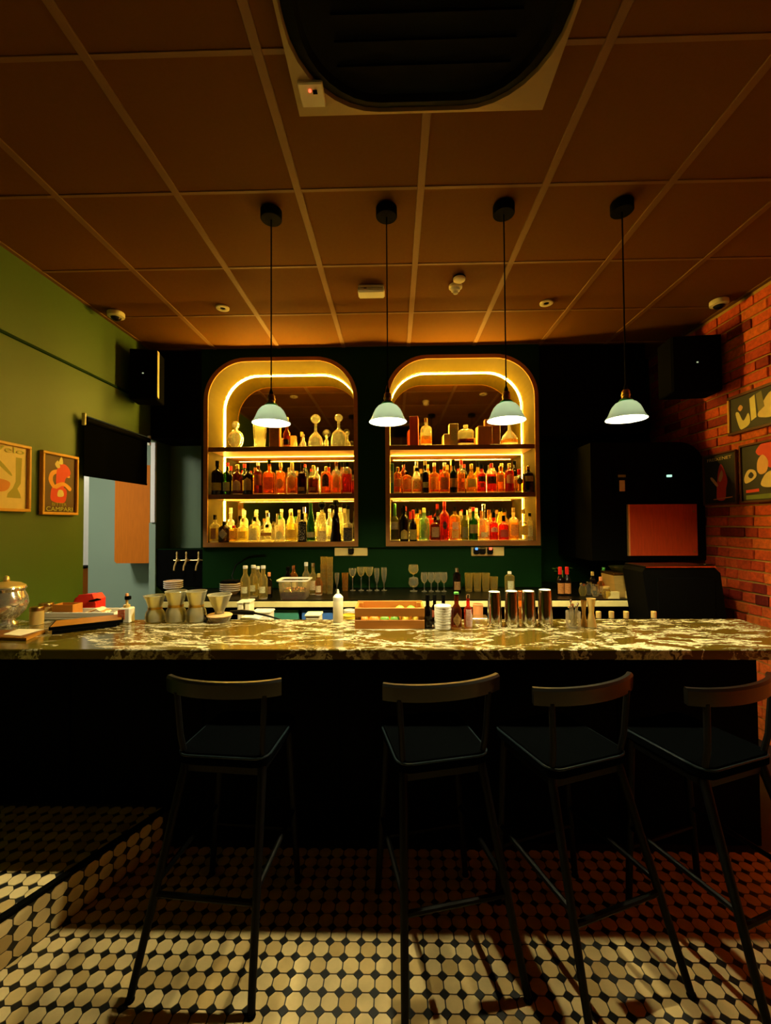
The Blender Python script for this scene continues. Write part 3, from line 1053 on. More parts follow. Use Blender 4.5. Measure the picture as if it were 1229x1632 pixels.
a = at_y(135, 905, 4.55)
t = thing('timber_post', 'orange timber cabinet end standing in the side room', 'cabinet', (a.x - 0.02, 4.55, 0))
MB().box(-0.06, 0.06, -0.1, 0.1, 0, a.z, ch=0.004).obj('body', 'orange_wood', t)
MB().box(-0.07, 0.07, -0.11, 0.11, a.z, a.z + 0.02, ch=0.003).obj('top', 'black', t)
# ------------------------------------------------------------------ pendant lamps over the bar
PEND = [(-0.632, 'tap side end lamp'), (-0.031, ''), (0.573, ''), (1.175, '')]
PY, PZ = 2.14, 2.062


def pendant(x, label):
    t = thing('pendant_lamp', label, 'lamp', (x, PY, PZ), 0, 'pendant lamps over the bar')
    top = CEIL - 0.006 - PZ
    MB().lathe([(0.052, 0.0), (0.055, 0.004), (0.055, 0.046), (0.05, 0.05)], 24, cz=top - 0.05).obj('ceiling_rose', 'black', t, smooth=True)
    MB().tube([(0, 0, 0.175), (0, 0, top - 0.048)], 0.0035, 6).obj('cord', 'black', t)
    prof = [(0.098, 0.0), (0.0955, 0.006), (0.088, 0.014), (0.081, 0.028), (0.074, 0.046), (0.064, 0.066), (0.049, 0.083), (0.031, 0.092), (0.026, 0.093)]
    inner = [(r - 0.003, z - 0.001 if z > 0.01 else z + 0.001) for r, z in prof][::-1]
    MB().lathe(prof + inner, 32, cb=False, ct=False).obj('shade', 'opal', t, smooth=True)
    MB().lathe([(0.033, 0.090), (0.034, 0.094), (0.029, 0.100), (0.026, 0.104)], 20).obj('collar', 'green_collar', t, smooth=True)
    MB().lathe([(0.0195, 0.104), (0.0195, 0.118), (0.022, 0.120), (0.022, 0.128), (0.019, 0.130), (0.019, 0.142), (0.014, 0.150)], 20).obj('socket', 'brass', t, smooth=True)
    MB().lathe([(0.011, 0.149), (0.009, 0.165), (0.004, 0.180)], 12).obj('cord_grip', 'black', t, smooth=True)
    MB().lathe([(0.003, 0.026), (0.013, 0.030), (0.020, 0.042), (0.019, 0.056), (0.013, 0.076), (0.012, 0.090)], 16).obj('bulb', 'bulb', t, smooth=True)
    return t


p0 = pendant(PEND[0][0], 'pale green glass pendant lamp hanging in front of the tap side niche')
for (x, _), lab in zip(PEND[1:], ('pale green glass pendant lamp hanging between the two niches', 'pale green glass pendant lamp hanging in front of the brick side niche',
                                  'pale green glass pendant lamp hanging beside the brick wall')):
    c = copy_tree(p0)
    c.location = (x, PY, PZ)
    c['label'] = lab

# ------------------------------------------------------------------ ceiling fittings
t = thing('air_conditioner', 'square ceiling cassette air conditioner with black rounded opening', 'air conditioner', (0.111, 1.605 - 0.475, CEIL - 0.008))


def rrect(hx, hy, r, seg=8, cx=0, cy=0):
    pts = []
    for sx, sy, a0 in ((1, -1, -90), (1, 1, 0), (-1, 1, 90), (-1, -1, 180)):
        for k in range(seg + 1):
            a = math.radians(a0 + 90 * k / seg)
            pts.append((cx + sx * (hx - r) + r * math.cos(a), cy + sy * (hy - r) + r * math.sin(a)))
    return pts


H2 = 0.472
op = rrect(0.458, 0.458, 0.30, 8)
sq = []
for x, y in op:
    k = H2 / max(abs(x), abs(y))
    sq.append((x * k, y * k))
# square outline with corner points where the rays are diagonal
sq = [(max(-H2, min(H2, x * 1.0)), max(-H2, min(H2, y))) for x, y in sq]
n = len(op)
vs = [(x, y, -0.035) for x, y in sq] + [(x, y, -0.040) for x, y in op] + [(x, y, 0.0) for x, y in sq] + [(x * 0.985, y * 0.985, -0.012) for x, y in op]
fs = []
for i in range(n):
    j = (i + 1) % n
    fs += [(i, j, n + j, n + i), (i, 2 * n + i, 2 * n + j, j), (n + i, n + j, 3 * n + j, 3 * n + i)]
MB().add(vs, fs).obj('panel', 'ac_panel', t)
ri = rrect(0.41, 0.41, 0.26, 8)
vs = [(x * 0.985, y * 0.985, -0.030) for x, y in op] + [(x, y, -0.052) for x, y in ri] + [(x * 0.96, y * 0.96, -0.030) for x, y in ri]
fs = []
for i in range(n):
    j = (i + 1) % n
    fs += [(i, j, n + j, n + i), (n + i, n + j, 2 * n + j, 2 * n + i)]
MB().add(vs, fs).obj('vent_ring', 'black', t)
MB().slab([(x * 0.97, y * 0.97) for x, y in ri], -0.034, -0.026).obj('intake_grille', 'black', t)
for k in range(9):
    y = -0.30 + k * 0.075
    MB().box(-0.30, 0.30, y - 0.008, y + 0.008, -0.042, -0.034).obj('slat', 'black', t)
a, b = at_z(479, 131, CEIL - 0.05), at_z(515, 166, CEIL - 0.05)
sx, sy = (a.x + b.x) / 2 - 0.111, (a.y + b.y) / 2 - (1.605 - 0.475)
MB().box(sx - 0.045, sx + 0.045, sy - 0.045, sy + 0.045, -0.052, -0.036, ch=0.004).obj('receiver_cover', 'cream', t)
MB().box(sx + 0.006, sx + 0.022, sy - 0.022, sy - 0.008, -0.0545, -0.052).obj('receiver_window', 'black', t)
MB().lathe([(0.005, -0.055), (0.005, -0.051)], 10, cx=sx - 0.004, cy=sy - 0.020).obj('indicator_light', 'red_led', t)

a = at_z(592, 462, CEIL - 0.02)
t = thing('emergency_light', 'white rectangular emergency light on the ceiling behind the middle pendant cord', 'emergency light', (a.x, a.y, CEIL - 0.006))
MB().box(-0.088, 0.088, -0.045, 0.045, -0.018, 0.0, ch=0.004).obj('base', 'cream', t)
MB().box(-0.092, 0.092, -0.049, 0.049, -0.052, -0.018, ch=0.010).obj('diffuser', 'white_plastic', t)
MB().box(-0.05, -0.03, -0.052, -0.049, -0.032, -0.026).obj('indicator', 'steel', t)

a = at_z(726, 455, CEIL - 0.01)
t = thing('heat_detector', 'round white detector with stepped dome on the ceiling', 'smoke detector', (a.x, a.y, CEIL - 0.006))
MB().lathe([(0.038, 0.0), (0.045, -0.006), (0.045, -0.022), (0.036, -0.028)][::-1], 24).obj('base', 'cream', t, smooth=True)
MB().lathe([(0.032, -0.027), (0.030, -0.042), (0.018, -0.048), (0.016, -0.060), (0.006, -0.064)][::-1], 24).obj('dome', 'white_plastic', t, smooth=True)
a = at_z(732, 442, CEIL - 0.01)
t = thing('smoke_detector', 'flat round white smoke detector nearer the middle pendants', 'smoke detector', (a.x, a.y, CEIL - 0.006))
MB().lathe([(0.038, 0.0), (0.042, -0.005), (0.042, -0.012)][::-1], 24).obj('base', 'black', t, smooth=True)
MB().lathe([(0.040, -0.011), (0.039, -0.024), (0.028, -0.032), (0.008, -0.034)][::-1], 24).obj('cover', 'cream', t, smooth=True)

for (u, v), lab in (((355, 491), 'unlit round recessed downlight on the green wall side of the ceiling'), ((871, 483), 'unlit round recessed downlight on the brick wall side of the ceiling')):
    a = at_z(u, v, CEIL - 0.006)
    t = thing('downlight', lab, 'downlight', (a.x, a.y, CEIL - 0.003), 0, 'recessed downlights')
    prof = [(0.020, 0.0), (0.022, -0.008), (0.040, -0.012), (0.048, -0.008), (0.049, 0.0)]
    MB().lathe(prof, 28, cb=False, ct=False).obj('trim_ring', 'cream', t, smooth=True)
    MB().lathe([(0.019, -0.004), (0.021, -0.001)], 16).obj('lens', 'brown_lens' if 'brown_lens' in MT else 'black', t)

for (u, v), lab, sgn in (((185, 501), 'white dome camera on the ceiling above the green wall', -1), ((1146, 482), 'white dome camera on the ceiling above the brick wall', 1)):
    a = at_z(u, v, CEIL - 0.02)
    t = thing('dome_camera', lab, 'security camera', (a.x, a.y, CEIL - 0.006), 0, 'ceiling dome cameras')
    MB().lathe([(0.040, -0.040), (0.058, -0.034), (0.060, -0.026), (0.060, -0.004), (0.056, 0.0)], 28).obj('housing', 'cream', t, smooth=True)
    MB().lathe([(0.004, -0.066), (0.018, -0.063), (0.032, -0.052), (0.038, -0.038)], 24).obj('dome', 'black_gloss', t, smooth=True)

# loudspeakers on the walls
def speaker(name, label, loc, rz, w, d, h, strip):
    t = thing(name, label, 'loudspeaker', loc, rz, 'wall loudspeakers')
    MB().box(-w / 2, w / 2, 0.012, d, 0, h, ch=0.008).obj('cabinet', 'black', t)
    MB().box(-w / 2 + 0.006, w / 2 - 0.006, 0.0, 0.012, 0.006, h - 0.006, ch=0.004).obj('grille', 'black', t)
    MB().lathe([(0.0045, -0.0035), (0.0045, 0.0)], 10, cz=0).mesh('tmp', 'black')
    MB().box(-0.006, 0.006, -0.002, 0.0, h * 0.50, h * 0.50 + 0.010).obj('badge', 'dim_led', t)
    if strip:
        MB().box(w / 2, w / 2 + 0.004, 0.0, 0.045, 0.02, h - 0.01).obj('painted_lit_side', 'cream', t)  # cream strip stands in for niche light on the cabinet side
    MB().box(-0.04, 0.04, d, d + 0.05, h * 0.4, h * 0.6).obj('bracket', 'black', t)
    return t


a = at_y(232, 638, 3.52)
speaker('wall_loudspeaker', 'black loudspeaker with lit side painted pale in the corner by the green wall', (a.x, 3.48, a.z), 0.22, 0.22, 0.20, 0.43, True)
a = at_y(1107, 626, 3.30)
speaker('wall_loudspeaker', 'black loudspeaker on the brick wall above the wooden hatch panel', (a.x, 3.26, a.z), -0.10, 0.36, 0.22, 0.44, False)

# ------------------------------------------------------------------ framed posters
def blob(pts):
    """smooth closed outline through points (Catmull-Rom)"""
    n = len(pts)
    out = []
    for i in range(n):
        p0, p1, p2, p3 = (Vector(pts[(i + k) % n]) for k in (-1, 0, 1, 2))
        for k in range(4):
            s = k / 4
            q = 0.5 * ((2 * p1) + (p2 - p0) * s + (2 * p0 - 5 * p1 + 4 * p2 - p3) * s * s + (3 * p1 - p0 - 3 * p2 + p3) * s ** 3)
            out.append((q.x, q.y))
    return out


def poster(label, loc, rz, w, h, fw, fmat, ground, figures, texts, depth=0.022):
    t = thing('framed_poster', label, 'poster', loc, rz, 'framed posters')
    for x0, x1, z0, z1 in ((0, w, h - fw, h), (0, w, 0, fw), (0, fw, fw, h - fw), (w - fw, w, fw, h - fw)):
        MB().box(x0, x1, -depth, -0.002, z0, z1, ch=0.003).obj('frame_side', fmat, t)
    MB().box(fw * 0.6, w - fw * 0.6, -depth * 0.45, -0.003, fw * 0.6, h - fw * 0.6).obj('print', ground, t)
    yy = -depth * 0.45
    for k, (pts, m, smooth) in enumerate(figures):
        pts = [(x * w, z * h) for x, z in pts]
        pts = blob(pts) if smooth else pts
        tri = tessellate_polygon([[Vector((x, z, 0)) for x, z in pts]])
        y = yy - 0.0004 * (k + 1)
        MB().add([(x, y, z) for x, z in pts], [tuple(q) for q in tri]).obj('printed_shape', m, t)
    for txt, x, z, size, m, wd in texts:
        text_part(txt, size * h, m, t, (x * w, yy - 0.004, z * h), (PI / 2, 0, 0), 'lettering', width=wd * w)
    return t


def flat(name, c):
    MT[name] = mat(name, c, 0.6, vary=0.10, scale=25)
    return name


flat('p_brown', (0.10, 0.045, 0.012)); flat('p_red', (0.75, 0.05, 0.02)); flat('p_orange', (0.85, 0.36, 0.05))
flat('p_cream', (0.78, 0.60, 0.28)); flat('p_olive', (0.36, 0.32, 0.04)); flat('p_rust', (0.70, 0.24, 0.04))
flat('p_black', (0.012, 0.010, 0.008)); flat('p_skin', (0.80, 0.42, 0.16)); flat('p_green', (0.16, 0.22, 0.04))
flat('p_yellow', (0.80, 0.70, 0.28)); flat('p_grey', (0.20, 0.17, 0.06)); flat('p_ink', (0.50, 0.48, 0.12))

a, b = at_x(62, 717, LW), at_x(120, 727, LW)
c = at_x(60, 820, LW)
S = 0.012
poster('golden framed brown poster with a red and orange swirling figure', (LW, a.y, c.z), PI / 2, b.y - a.y, a.z - c.z, 0.018, 'frame_oak', 'p_brown',
       [([(0.30, 0.22), (0.62, 0.20), (0.70, 0.32), (0.66, 0.44), (0.34, 0.46), (0.26, 0.34)], 'p_red', True),
        ([(0.30, 0.44), (0.20, 0.56), (0.28, 0.70), (0.55, 0.74), (0.78, 0.66), (0.74, 0.62), (0.52, 0.68), (0.34, 0.64), (0.32, 0.54), (0.40, 0.44)], 'p_orange', True),
        ([(0.42, 0.46), (0.60, 0.44), (0.66, 0.60), (0.80, 0.68), (0.76, 0.78), (0.62, 0.84), (0.46, 0.80), (0.40, 0.64)], 'p_red', True),
        ([(0.36, 0.48), (0.60, 0.54), (0.82, 0.46), (0.78, 0.40), (0.60, 0.48), (0.40, 0.42)], 'p_orange', True),
        ([(0.46, 0.84), (0.54, 0.96), (0.58, 0.84)], 'p_yellow', True), ([(0.36, 0.82), (0.44, 0.88), (0.50, 0.78), (0.42, 0.76)], 'p_cream', True),
        ([(0.44, 0.30), (0.60, 0.31), (0.58, 0.40), (0.46, 0.40)], 'p_cream', True)],
       [('BITTER', 0.48, 0.145, 0.075, 'p_olive', 0.40), ('CAMPARI', 0.50, 0.06, 0.10, 'p_ink', 0.72)], 0.030)
b = at_x(44, 712, LW)
c = at_x(40, 816, LW)
wv = 0.315
poster('golden framed cream poster with an olive bottle and glass', (LW, b.y - wv, c.z), PI / 2, wv, b.z - c.z, 0.018, 'frame_oak', 'p_cream',
       [([(0.70, 0.80), (0.83, 0.80), (0.81, 0.42), (0.74, 0.34), (0.80, 0.26), (0.82, 0.20), (0.52, 0.20), (0.54, 0.26), (0.64, 0.34), (0.70, 0.44)], 'p_olive', False),
        ([(0.16, 0.74), (0.30, 0.76), (0.58, 0.58), (0.60, 0.52), (0.34, 0.66)], 'p_olive', True),
        ([(0.18, 0.44), (0.40, 0.46), (0.58, 0.42), (0.54, 0.32), (0.40, 0.28), (0.24, 0.32)], 'p_rust', True)],
       [('Velo', 0.56, 0.855, 0.12, 'p_ink', 0.62)], 0.030)

a, b, c = at_x(1126, 727, RW), at_x(1180, 717, RW), at_x(1130, 806, RW)
poster('dark framed black poster with tall red plume shape and slim lettering', (RW - 0.016, a.y, c.z), -PI / 2, a.y - b.y, a.z - c.z, 0.014, 'frame_dark', 'p_black',
       [([(0.42, 0.10), (0.64, 0.10), (0.68, 0.30), (0.72, 0.46), (0.64, 0.66), (0.54, 0.78), (0.46, 0.66), (0.42, 0.44), (0.40, 0.24)], 'p_red', True),
        ([(0.46, 0.50), (0.56, 0.66), (0.60, 0.56), (0.52, 0.44)], 'p_skin', True),
        ([(0.22, 0.52), (0.28, 0.54), (0.44, 0.40), (0.40, 0.36)], 'p_skin', True),
        ([(0.30, 0.10), (0.86, 0.13), (0.86, 0.15), (0.30, 0.12)], 'p_rust', False)],
       [('FREIXENET', 0.5, 0.855, 0.085, 'p_cream', 0.72)])
a, c = at_x(1185, 713, RW), at_x(1191, 802, RW)
poster('dark framed poster with a red headed cream shape holding a cup', (RW - 0.016, a.y, c.z), -PI / 2, 0.34, a.z - c.z + 0.01, 0.015, 'frame_dark', 'p_black',
       [([(0.40, 0.86), (0.56, 0.97), (0.84, 0.95), (0.92, 0.74), (0.82, 0.56), (0.66, 0.58), (0.56, 0.76), (0.46, 0.78)], 'p_red', True),
        ([(0.44, 0.70), (0.56, 0.78), (0.68, 0.66), (0.64, 0.50), (0.50, 0.46), (0.42, 0.54)], 'p_skin', True),
        ([(0.10, 0.44), (0.20, 0.56), (0.36, 0.54), (0.40, 0.44), (0.26, 0.36), (0.12, 0.34)], 'p_cream', True),
        ([(0.20, 0.46), (0.27, 0.52), (0.34, 0.46), (0.27, 0.41)], 'p_black', True),
        ([(0.50, 0.30), (0.62, 0.46), (0.80, 0.50), (0.94, 0.40), (0.90, 0.26), (0.64, 0.24)], 'p_cream', True),
        ([(0.14, 0.22), (0.46, 0.23), (0.46, 0.18), (0.14, 0.17)], 'p_red', False), ([(0.14, 0.13), (0.86, 0.14), (0.86, 0.06), (0.14, 0.06)], 'p_green', False)], [])
a, c = at_x(1166, 635, RW), at_x(1169, 695, RW)
poster('gold edged wide dark picture of two pale shapes above the posters', (RW - 0.016, a.y, c.z), -PI / 2, 0.56, a.z - c.z, 0.020, 'frame_dark', 'p_black',
       [([(0.34, 0.80), (0.42, 0.86), (0.44, 0.30), (0.36, 0.24)], 'p_yellow', False),
        ([(0.12, 0.52), (0.17, 0.54), (0.24, 0.30), (0.32, 0.46), (0.34, 0.20), (0.24, 0.10), (0.18, 0.14)], 'p_yellow', True),
        ([(0.16, 0.64), (0.20, 0.72), (0.24, 0.64), (0.20, 0.56)], 'p_skin', True),
        ([(0.46, 0.36), (0.62, 0.78), (0.76, 0.74), (0.84, 0.40), (0.70, 0.22), (0.54, 0.24)], 'p_cream', True),
        ([(0.44, 0.86), (0.52, 0.90), (0.56, 0.50), (0.47, 0.40)], 'p_grey', False)], [])
# its bright side edge
gp = bpy.data.objects['framed_poster.004']
gp.children[2].data.materials.clear()
gp.children[2].data.materials.append(MT['frame_oak'])

# ------------------------------------------------------------------ bottles
class Shelf:
    def __init__(s, niche, base, front, back):
        s.niche, s.base, s.front, s.back = niche, base, front, back


def body_profile(kind, R, hs, ht, rn):
    if kind == 'hock':
        return [(R * 0.9, 0), (R, 0.006), (R, hs), (R * 0.93, hs + (ht - hs) * 0.12), (R * 0.72, hs + (ht - hs) * 0.34), (rn * 1.25, hs + (ht - hs) * 0.62), (rn, hs + (ht - hs) * 0.8), (rn, ht)]
    if kind == 'wine':
        g = min(R * 1.1, (ht - hs) * 0.45)
        return [(R * 0.92, 0), (R, 0.006), (R, hs), (R * 0.94, hs + g * 0.3), (R * 0.74, hs + g * 0.62), (rn * 1.4, hs + g * 0.9), (rn, hs + g * 1.15), (rn, ht)]
    if kind == 'cone':
        m = hs * 0.48
        return [(R * 0.98, 0), (R, 0.008), (R * 0.84, m * 0.6), (R * 0.70, m), (R * 0.74, m * 1.12), (R * 0.62, hs), (rn * 1.2, hs + (ht - hs) * 0.4), (rn, ht)]
    if kind == 'globe':
        out = []
        for k in range(9):
            a = -PI / 2 * 0.80 + (PI * 0.86) * k / 8
            out.append((R * math.cos(a), hs * 0.5 + hs * 0.5 * math.sin(a) / math.sin(PI / 2 * 0.80)))
        out = [(max(r, rn), max(z, 0)) for r, z in out]
        return out + [(rn, out[-1][1] + (ht - out[-1][1]) * 0.3), (rn, ht)]
    if kind == 'bell':
        return [(R * 0.9, 0), (R, 0.012), (R * 0.98, hs * 0.5), (R * 0.80, hs), (R * 0.5, hs + (ht - hs) * 0.22), (rn, hs + (ht - hs) * 0.45), (rn * 0.92, ht * 0.97), (rn * 1.25, ht)]
    g = min(R * 0.8, (ht - hs) * 0.5)
    return [(R * 0.93, 0), (R, 0.005), (R, hs), (R * 0.95, hs + g * 0.25), (R * 0.78, hs + g * 0.55), (rn * 1.35, hs + g * 0.85), (rn, hs + g * 1.1), (rn, ht)]


def prof_r(prof, z):
    for (r0, z0), (r1, z1) in zip(prof, prof[1:]):
        if z0 <= z <= z1 and z1 > z0:
            return r0 + (r1 - r0) * (z - z0) / (z1 - z0)
    return prof[-1][0]


def label_patch(prof, n, asp, shape, hw, z0, z1, xo=0.0):
    rows, cols = (7, 6) if shape != 'rect' else (3, 6)
    vs, fs = [], []
    for i in range(rows + 1):
        s = i / rows
        z = z0 + (z1 - z0) * s
        e = hw
        if shape == 'oval':
            e = hw * math.sqrt(max(0.0, 1 - (2 * s - 1) ** 2)) + 0.0003
        elif shape == 'diamond':
            e = hw * (1 - abs(2 * s - 1)) + 0.0003
        elif shape == 'arch':
            e = hw if s < 0.6 else hw * math.sqrt(max(0.0, 1 - ((s - 0.6) / 0.4) ** 2)) * 0.9 + hw * 0.1
        R = prof_r(prof, z)
        for j in range(cols + 1):
            x = xo + e * (2 * j / cols - 1)
            q = min(0.995, abs(x) / R)
            y = -R * asp * (1 - q ** n) ** (1 / n) - 0.0012
            vs.append((x, y, z))
    for i in range(rows):
        for j in range(cols):
            a = i * (cols + 1) + j
            fs.append((a, a + 1, a + cols + 2, a + cols + 1))
    return MB().add(vs, fs)


def bottle(name, label, cat, loc, kind, R, hs, ht, gl, cap=None, caph=0.02, labels=(), fill=None, fillg='clear', group=None, rn=None, n=2.0, asp=1.0, seg=18, stopper=None):
    """one bottle: body (glass, lower part tinted by what is in it), label patches, cap or stopper"""
    t = thing(name, label, cat, loc, 0, group)
    rn = rn or min(0.0135, R * 0.42)
    if kind == 'square':
        n = max(n, 5.0)
    pr = body_profile(kind, R, hs, ht, rn)
    if fill:
        zf = hs * fill
        pr2 = []
        done = False
        for (r0, z0), (r1, z1) in zip(pr, pr[1:] + [(0, 9)]):
            pr2.append((r0, z0))
            for zc in (0.012, zf):
                if z0 < zc < z1 and z1 < 9:
                    pr2.append((r0 + (r1 - r0) * (zc - z0) / (z1 - z0), zc))
        pr2.sort(key=lambda p: p[1])
        idx = lambda k: 2 if pr2[k][1] < 0.0115 else (1 if pr2[k][1] < zf - 1e-4 else 0)
        MB().lathe(pr2, seg, n=n, asp=asp, mi_of=idx).obj('body', ['g_' + fillg, 'g_' + gl, 'g_base'], t, smooth=True)
    elif gl in ('dark', 'dkgreen', 'plum', 'crystal') or kind == 'globe':
        MB().lathe(pr, seg, n=n, asp=asp).obj('body', 'g_' + gl, t, smooth=True)
    else:
        pr2 = sorted(pr + [(prof_r(pr, 0.011), 0.011)], key=lambda q: q[1])
        MB().lathe(pr2, seg, n=n, asp=asp, mi_of=lambda k: 1 if pr2[k][1] < 0.0105 else 0).obj('body', ['g_' + gl, 'g_base'], t, smooth=True)
    for shape, hw, z0, z1, m in labels:
        label_patch(pr, n, asp, shape, min(hw, R * 0.95), max(z0, 0.004), z1).obj('label', 'l_' + m, t)
    if cap:
        rc = rn * 1.18
        if stopper == 'ball':
            MB().lathe([(rn * 0.8, ht - 0.004), (rn * 0.8, ht + caph * 0.12)] + [(caph * 0.46 * math.sin(PI * (k + 0.6) / 9.2) + 0.001, ht + caph * (0.12 + 0.88 * (1 - math.cos(PI * (k + 0.6) / 9.2)) / 2)) for k in range(9)], 14).obj('stopper', cap, t, smooth=True)
        elif stopper == 'wide':
            MB().lathe([(rn * 0.9, ht - 0.002), (rn * 0.9, ht + 0.004), (rn * 2.1, ht + 0.005), (rn * 2.2, ht + caph * 0.5), (rn * 1.5, ht + caph)], 14).obj('stopper', cap, t, smooth=True)
        else:
            MB().lathe([(rc, ht - caph), (rc, ht - 0.001), (rc * 0.9, ht + 0.001)], 12).obj('cap', cap, t)
    return t


YBOT = 3.922
ORD = ['first', 'second', 'third', 'fourth', 'fifth', 'sixth', 'seventh', 'eighth', 'ninth', 'tenth', 'eleventh', 'twelfth', 'thirteenth', 'fourteenth', 'fifteenth', 'sixteenth', 'seventeenth']

# (u0, u1, v of shoulder, v of top, kind, glass, fill glass top, cap, cap px, [(shape, half px, v0 top, v1 bottom, material)], words)
F1M = [
    (332, 353, 755, 735, 'round', 'dark', 'black', 9, [('rect', 8, 770, 782, 'yellow')], 'wide black bottle with orange label'),
    (354.5, 370, 758, 738, 'wine', 'dkgreen', 'red_cap', 6, [('rect', 5.5, 769, 783, 'pale')], 'dark green bottle with pale label'),
    (371, 386.5, 759, 741, 'wine', 'brown', 'gold', 7, [('arch', 6.2, 766, 782, 'cream')], 'brown bottle with arched cream label'),
    (388.5, 403.5, 760, 738, 'wine', 'dark', 'black', 12, [('arch', 6.2, 762, 782, 'tan')], 'black bottle with arched tan label'),
    (405, 418.5, 754, 737, 'round', 'brown', 'white', 6, [('rect', 6, 757, 774, 'rust')], 'brown bottle with rust red label'),
    (420, 438.5, 757, 733, 'square', 'orange', 'black', 7, [('rect', 7.3, 761, 780, 'orange')], 'square orange bottle with orange label'),
    (440.5, 455, 756, 738, 'round', 'orange', 'gold', 8, [('oval', 5.6, 763, 780, 'tan')], 'rounded orange bottle with oval label'),
    (457.5, 473.5, 756, 737, 'round', 'orange', 'gold', 12, [('oval', 6.3, 757, 780, 'tan')], 'broad orange bottle with tall oval label'),
    (475, 489, 757, 739, 'square', 'plum', 'black', 8, [('rect', 4.8, 777, 783, 'tan')], 'plum dark bottle with small low label'),
    (492, 507, 763, 742, 'square', 'brown', 'gold', 7, [('rect', 4.9, 777, 782.5, 'tan')], 'brown square bottle with small low label'),
    (511.5, 528, 756, 744, 'round', 'orange', 'gold', 9, [('arch', 5.2, 755, 776, 'black')], 'red orange bottle with black arched label'),
    (528.5, 544, 754, 736, 'round', 'orange', 'copper', 7, [('arch', 5.3, 755, 778, 'tan')], 'orange bottle with arched tan label'),
    (545.5, 561, 750, 737, 'round', 'red', 'black', 7, [('oval', 2.8, 751, 757, 'yellow')], 'red bottle with small gold emblem'),
]
F1L = [
    (331.5, 345, 839, 821, 'square', 'straw', 'black', 7.5, [('rect', 4.2, 842, 859, 'brown')], 'square pale bottle with brown label'),
    (350, 366, 843, 831, 'square', 'dark', 'black', 8, [('diamond', 7.6, 843, 859, 'cream')], 'black bottle with cream diamond label'),
    (366.5, 378.5, 844, 838, 'square', 'gold', 'red_cap', 4, [('rect', 5, 846, 858, 'yellow')], 'small golden bottle with red cap'),
    (379.5, 395.5, 844, 826, 'square', 'straw', 'cork', 6, [('rect', 6, 847, 858, 'yellow')], 'square straw yellow bottle'),
    (398, 413.5, 840, 824, 'square', 'pale', 'black', 7, [('rect', 6.4, 842, 861, 'pale')], 'square bottle with full pale label'),
    (415, 436, 847, 836, 'square', 'clear', 'black', 5, [('rect', 8.8, 849, 854, 'brown')], 'squat clear bottle with brown band'),
    (438, 454.5, 842, 822, 'round', 'frost', 'green_cap', 6, [('oval', 5, 846, 860, 'pale')], 'frosted round bottle with green cap'),
    (455.5, 473, 838, 816, 'round', 'straw', 'gold', 6, [('rect', 7, 844, 857, 'yellow')], 'yellow bottle with tall gold neck'),
    (474.5, 488.5, 834, 819, 'round', 'dark', 'black', 9, [('rect', 6.2, 834, 861, 'skull')], 'black bottle with white patterned print'),
    (488.8, 502.5, 838, 802, 'hock', 'green', 'green', 0, [('rect', 6.2, 848, 856.5, 'cream')], 'tall green bottle with cream band label'),
    (504.5, 522, 822, 812, 'cone', 'frost', 'black', 13, [('oval', 4.6, 815, 835, 'pattern'), ('rect', 6.4, 846, 862, 'pattern')], 'patterned cream bottle with round stopper'),
    (525.8, 544.5, 826, 806, 'cone', 'dark', 'black', 9, [], 'black waisted bottle with hat shaped stopper'),
    (547, 562, 838, 806, 'square', 'frost', 'black', 6, [('rect', 7, 841, 864, 'black')], 'frosted bottle with large black label'),
]
F2M = [
    (621.2, 626.6, 742, 741, 'square', 'teal', None, 0, [], 'narrow teal box'),
    (627.5, 641, 757, 745, 'round', 'orange', 'copper', 6, [('rect', 5.4, 764, 776, 'tan')], 'orange jar like bottle with tan label'),
    (641.8, 656.5, 761, 753, 'round', 'orange', 'black', 4, [('arch', 6.3, 763, 780, 'tan')], 'rounded orange bottle with black stopper'),
    (657.5, 671.5, 762, 746, 'round', 'amber', 'black', 5, [('arch', 5.7, 763, 780, 'pattern')], 'amber bottle with patterned label'),
    (672.5, 683.5, 755, 734, 'round', 'dark', 'gold', 8, [('rect', 4, 769, 778, 'pale')], 'slim black bottle with pale label'),
    (685, 700, 758, 738, 'round', 'orange', 'white', 6, [('rect', 6.2, 761, 781, 'yellow')], 'orange bottle with wide gold label'),
    (701, 716.5, 757, 738, 'round', 'amber', 'white', 6, [('rect', 6.6, 761, 781, 'brown')], 'amber bottle with wide brown label'),
    (717, 728.5, 755, 733, 'wine', 'dkgreen', 'black', 9, [('rect', 5.2, 763, 777, 'tan')], 'dark green bottle with tan label'),
    (729.5, 741.5, 752, 733, 'round', 'orange', 'red_cap', 8, [('rect', 5, 769, 778, 'orange')], 'tall orange bottle with red cap'),
    (743, 760, 760, 740, 'bell', 'gold', 'gold', 7, [('rect', 6.7, 764, 777, 'olive')], 'golden bell bottle with olive label'),
    (760.8, 774.8, 757, 741, 'round', 'red', 'black', 6, [('rect', 6, 760, 768, 'black'), ('rect', 3.5, 770, 777, 'rust')], 'red bottle with black band label'),
    (775.8, 791.5, 753, 739, 'round', 'red', 'red_cap', 7, [('rect', 7, 760, 771.5, 'black')], 'broad red bottle with wide black label'),
    (792, 804, 756, 743, 'round', 'amber', 'copper', 6, [('rect', 5.4, 757, 769, 'tan')], 'amber bottle with square tan label'),
    (805, 819, 753, 739, 'round', 'red', 'gold', 7, [('arch', 5.6, 756, 771, 'cream')], 'red bottle with cream label'),
    (820, 835.5, 762, 748, 'round', 'amber', 'red_cap', 9, [('oval', 4.2, 762, 773, 'black')], 'amber bottle with round black emblem'),
    (837, 853, 757, 743, 'square', 'dark', 'copper', 6, [('rect', 6, 759.5, 768, 'yellow')], 'black bottle with yellow band label'),
]
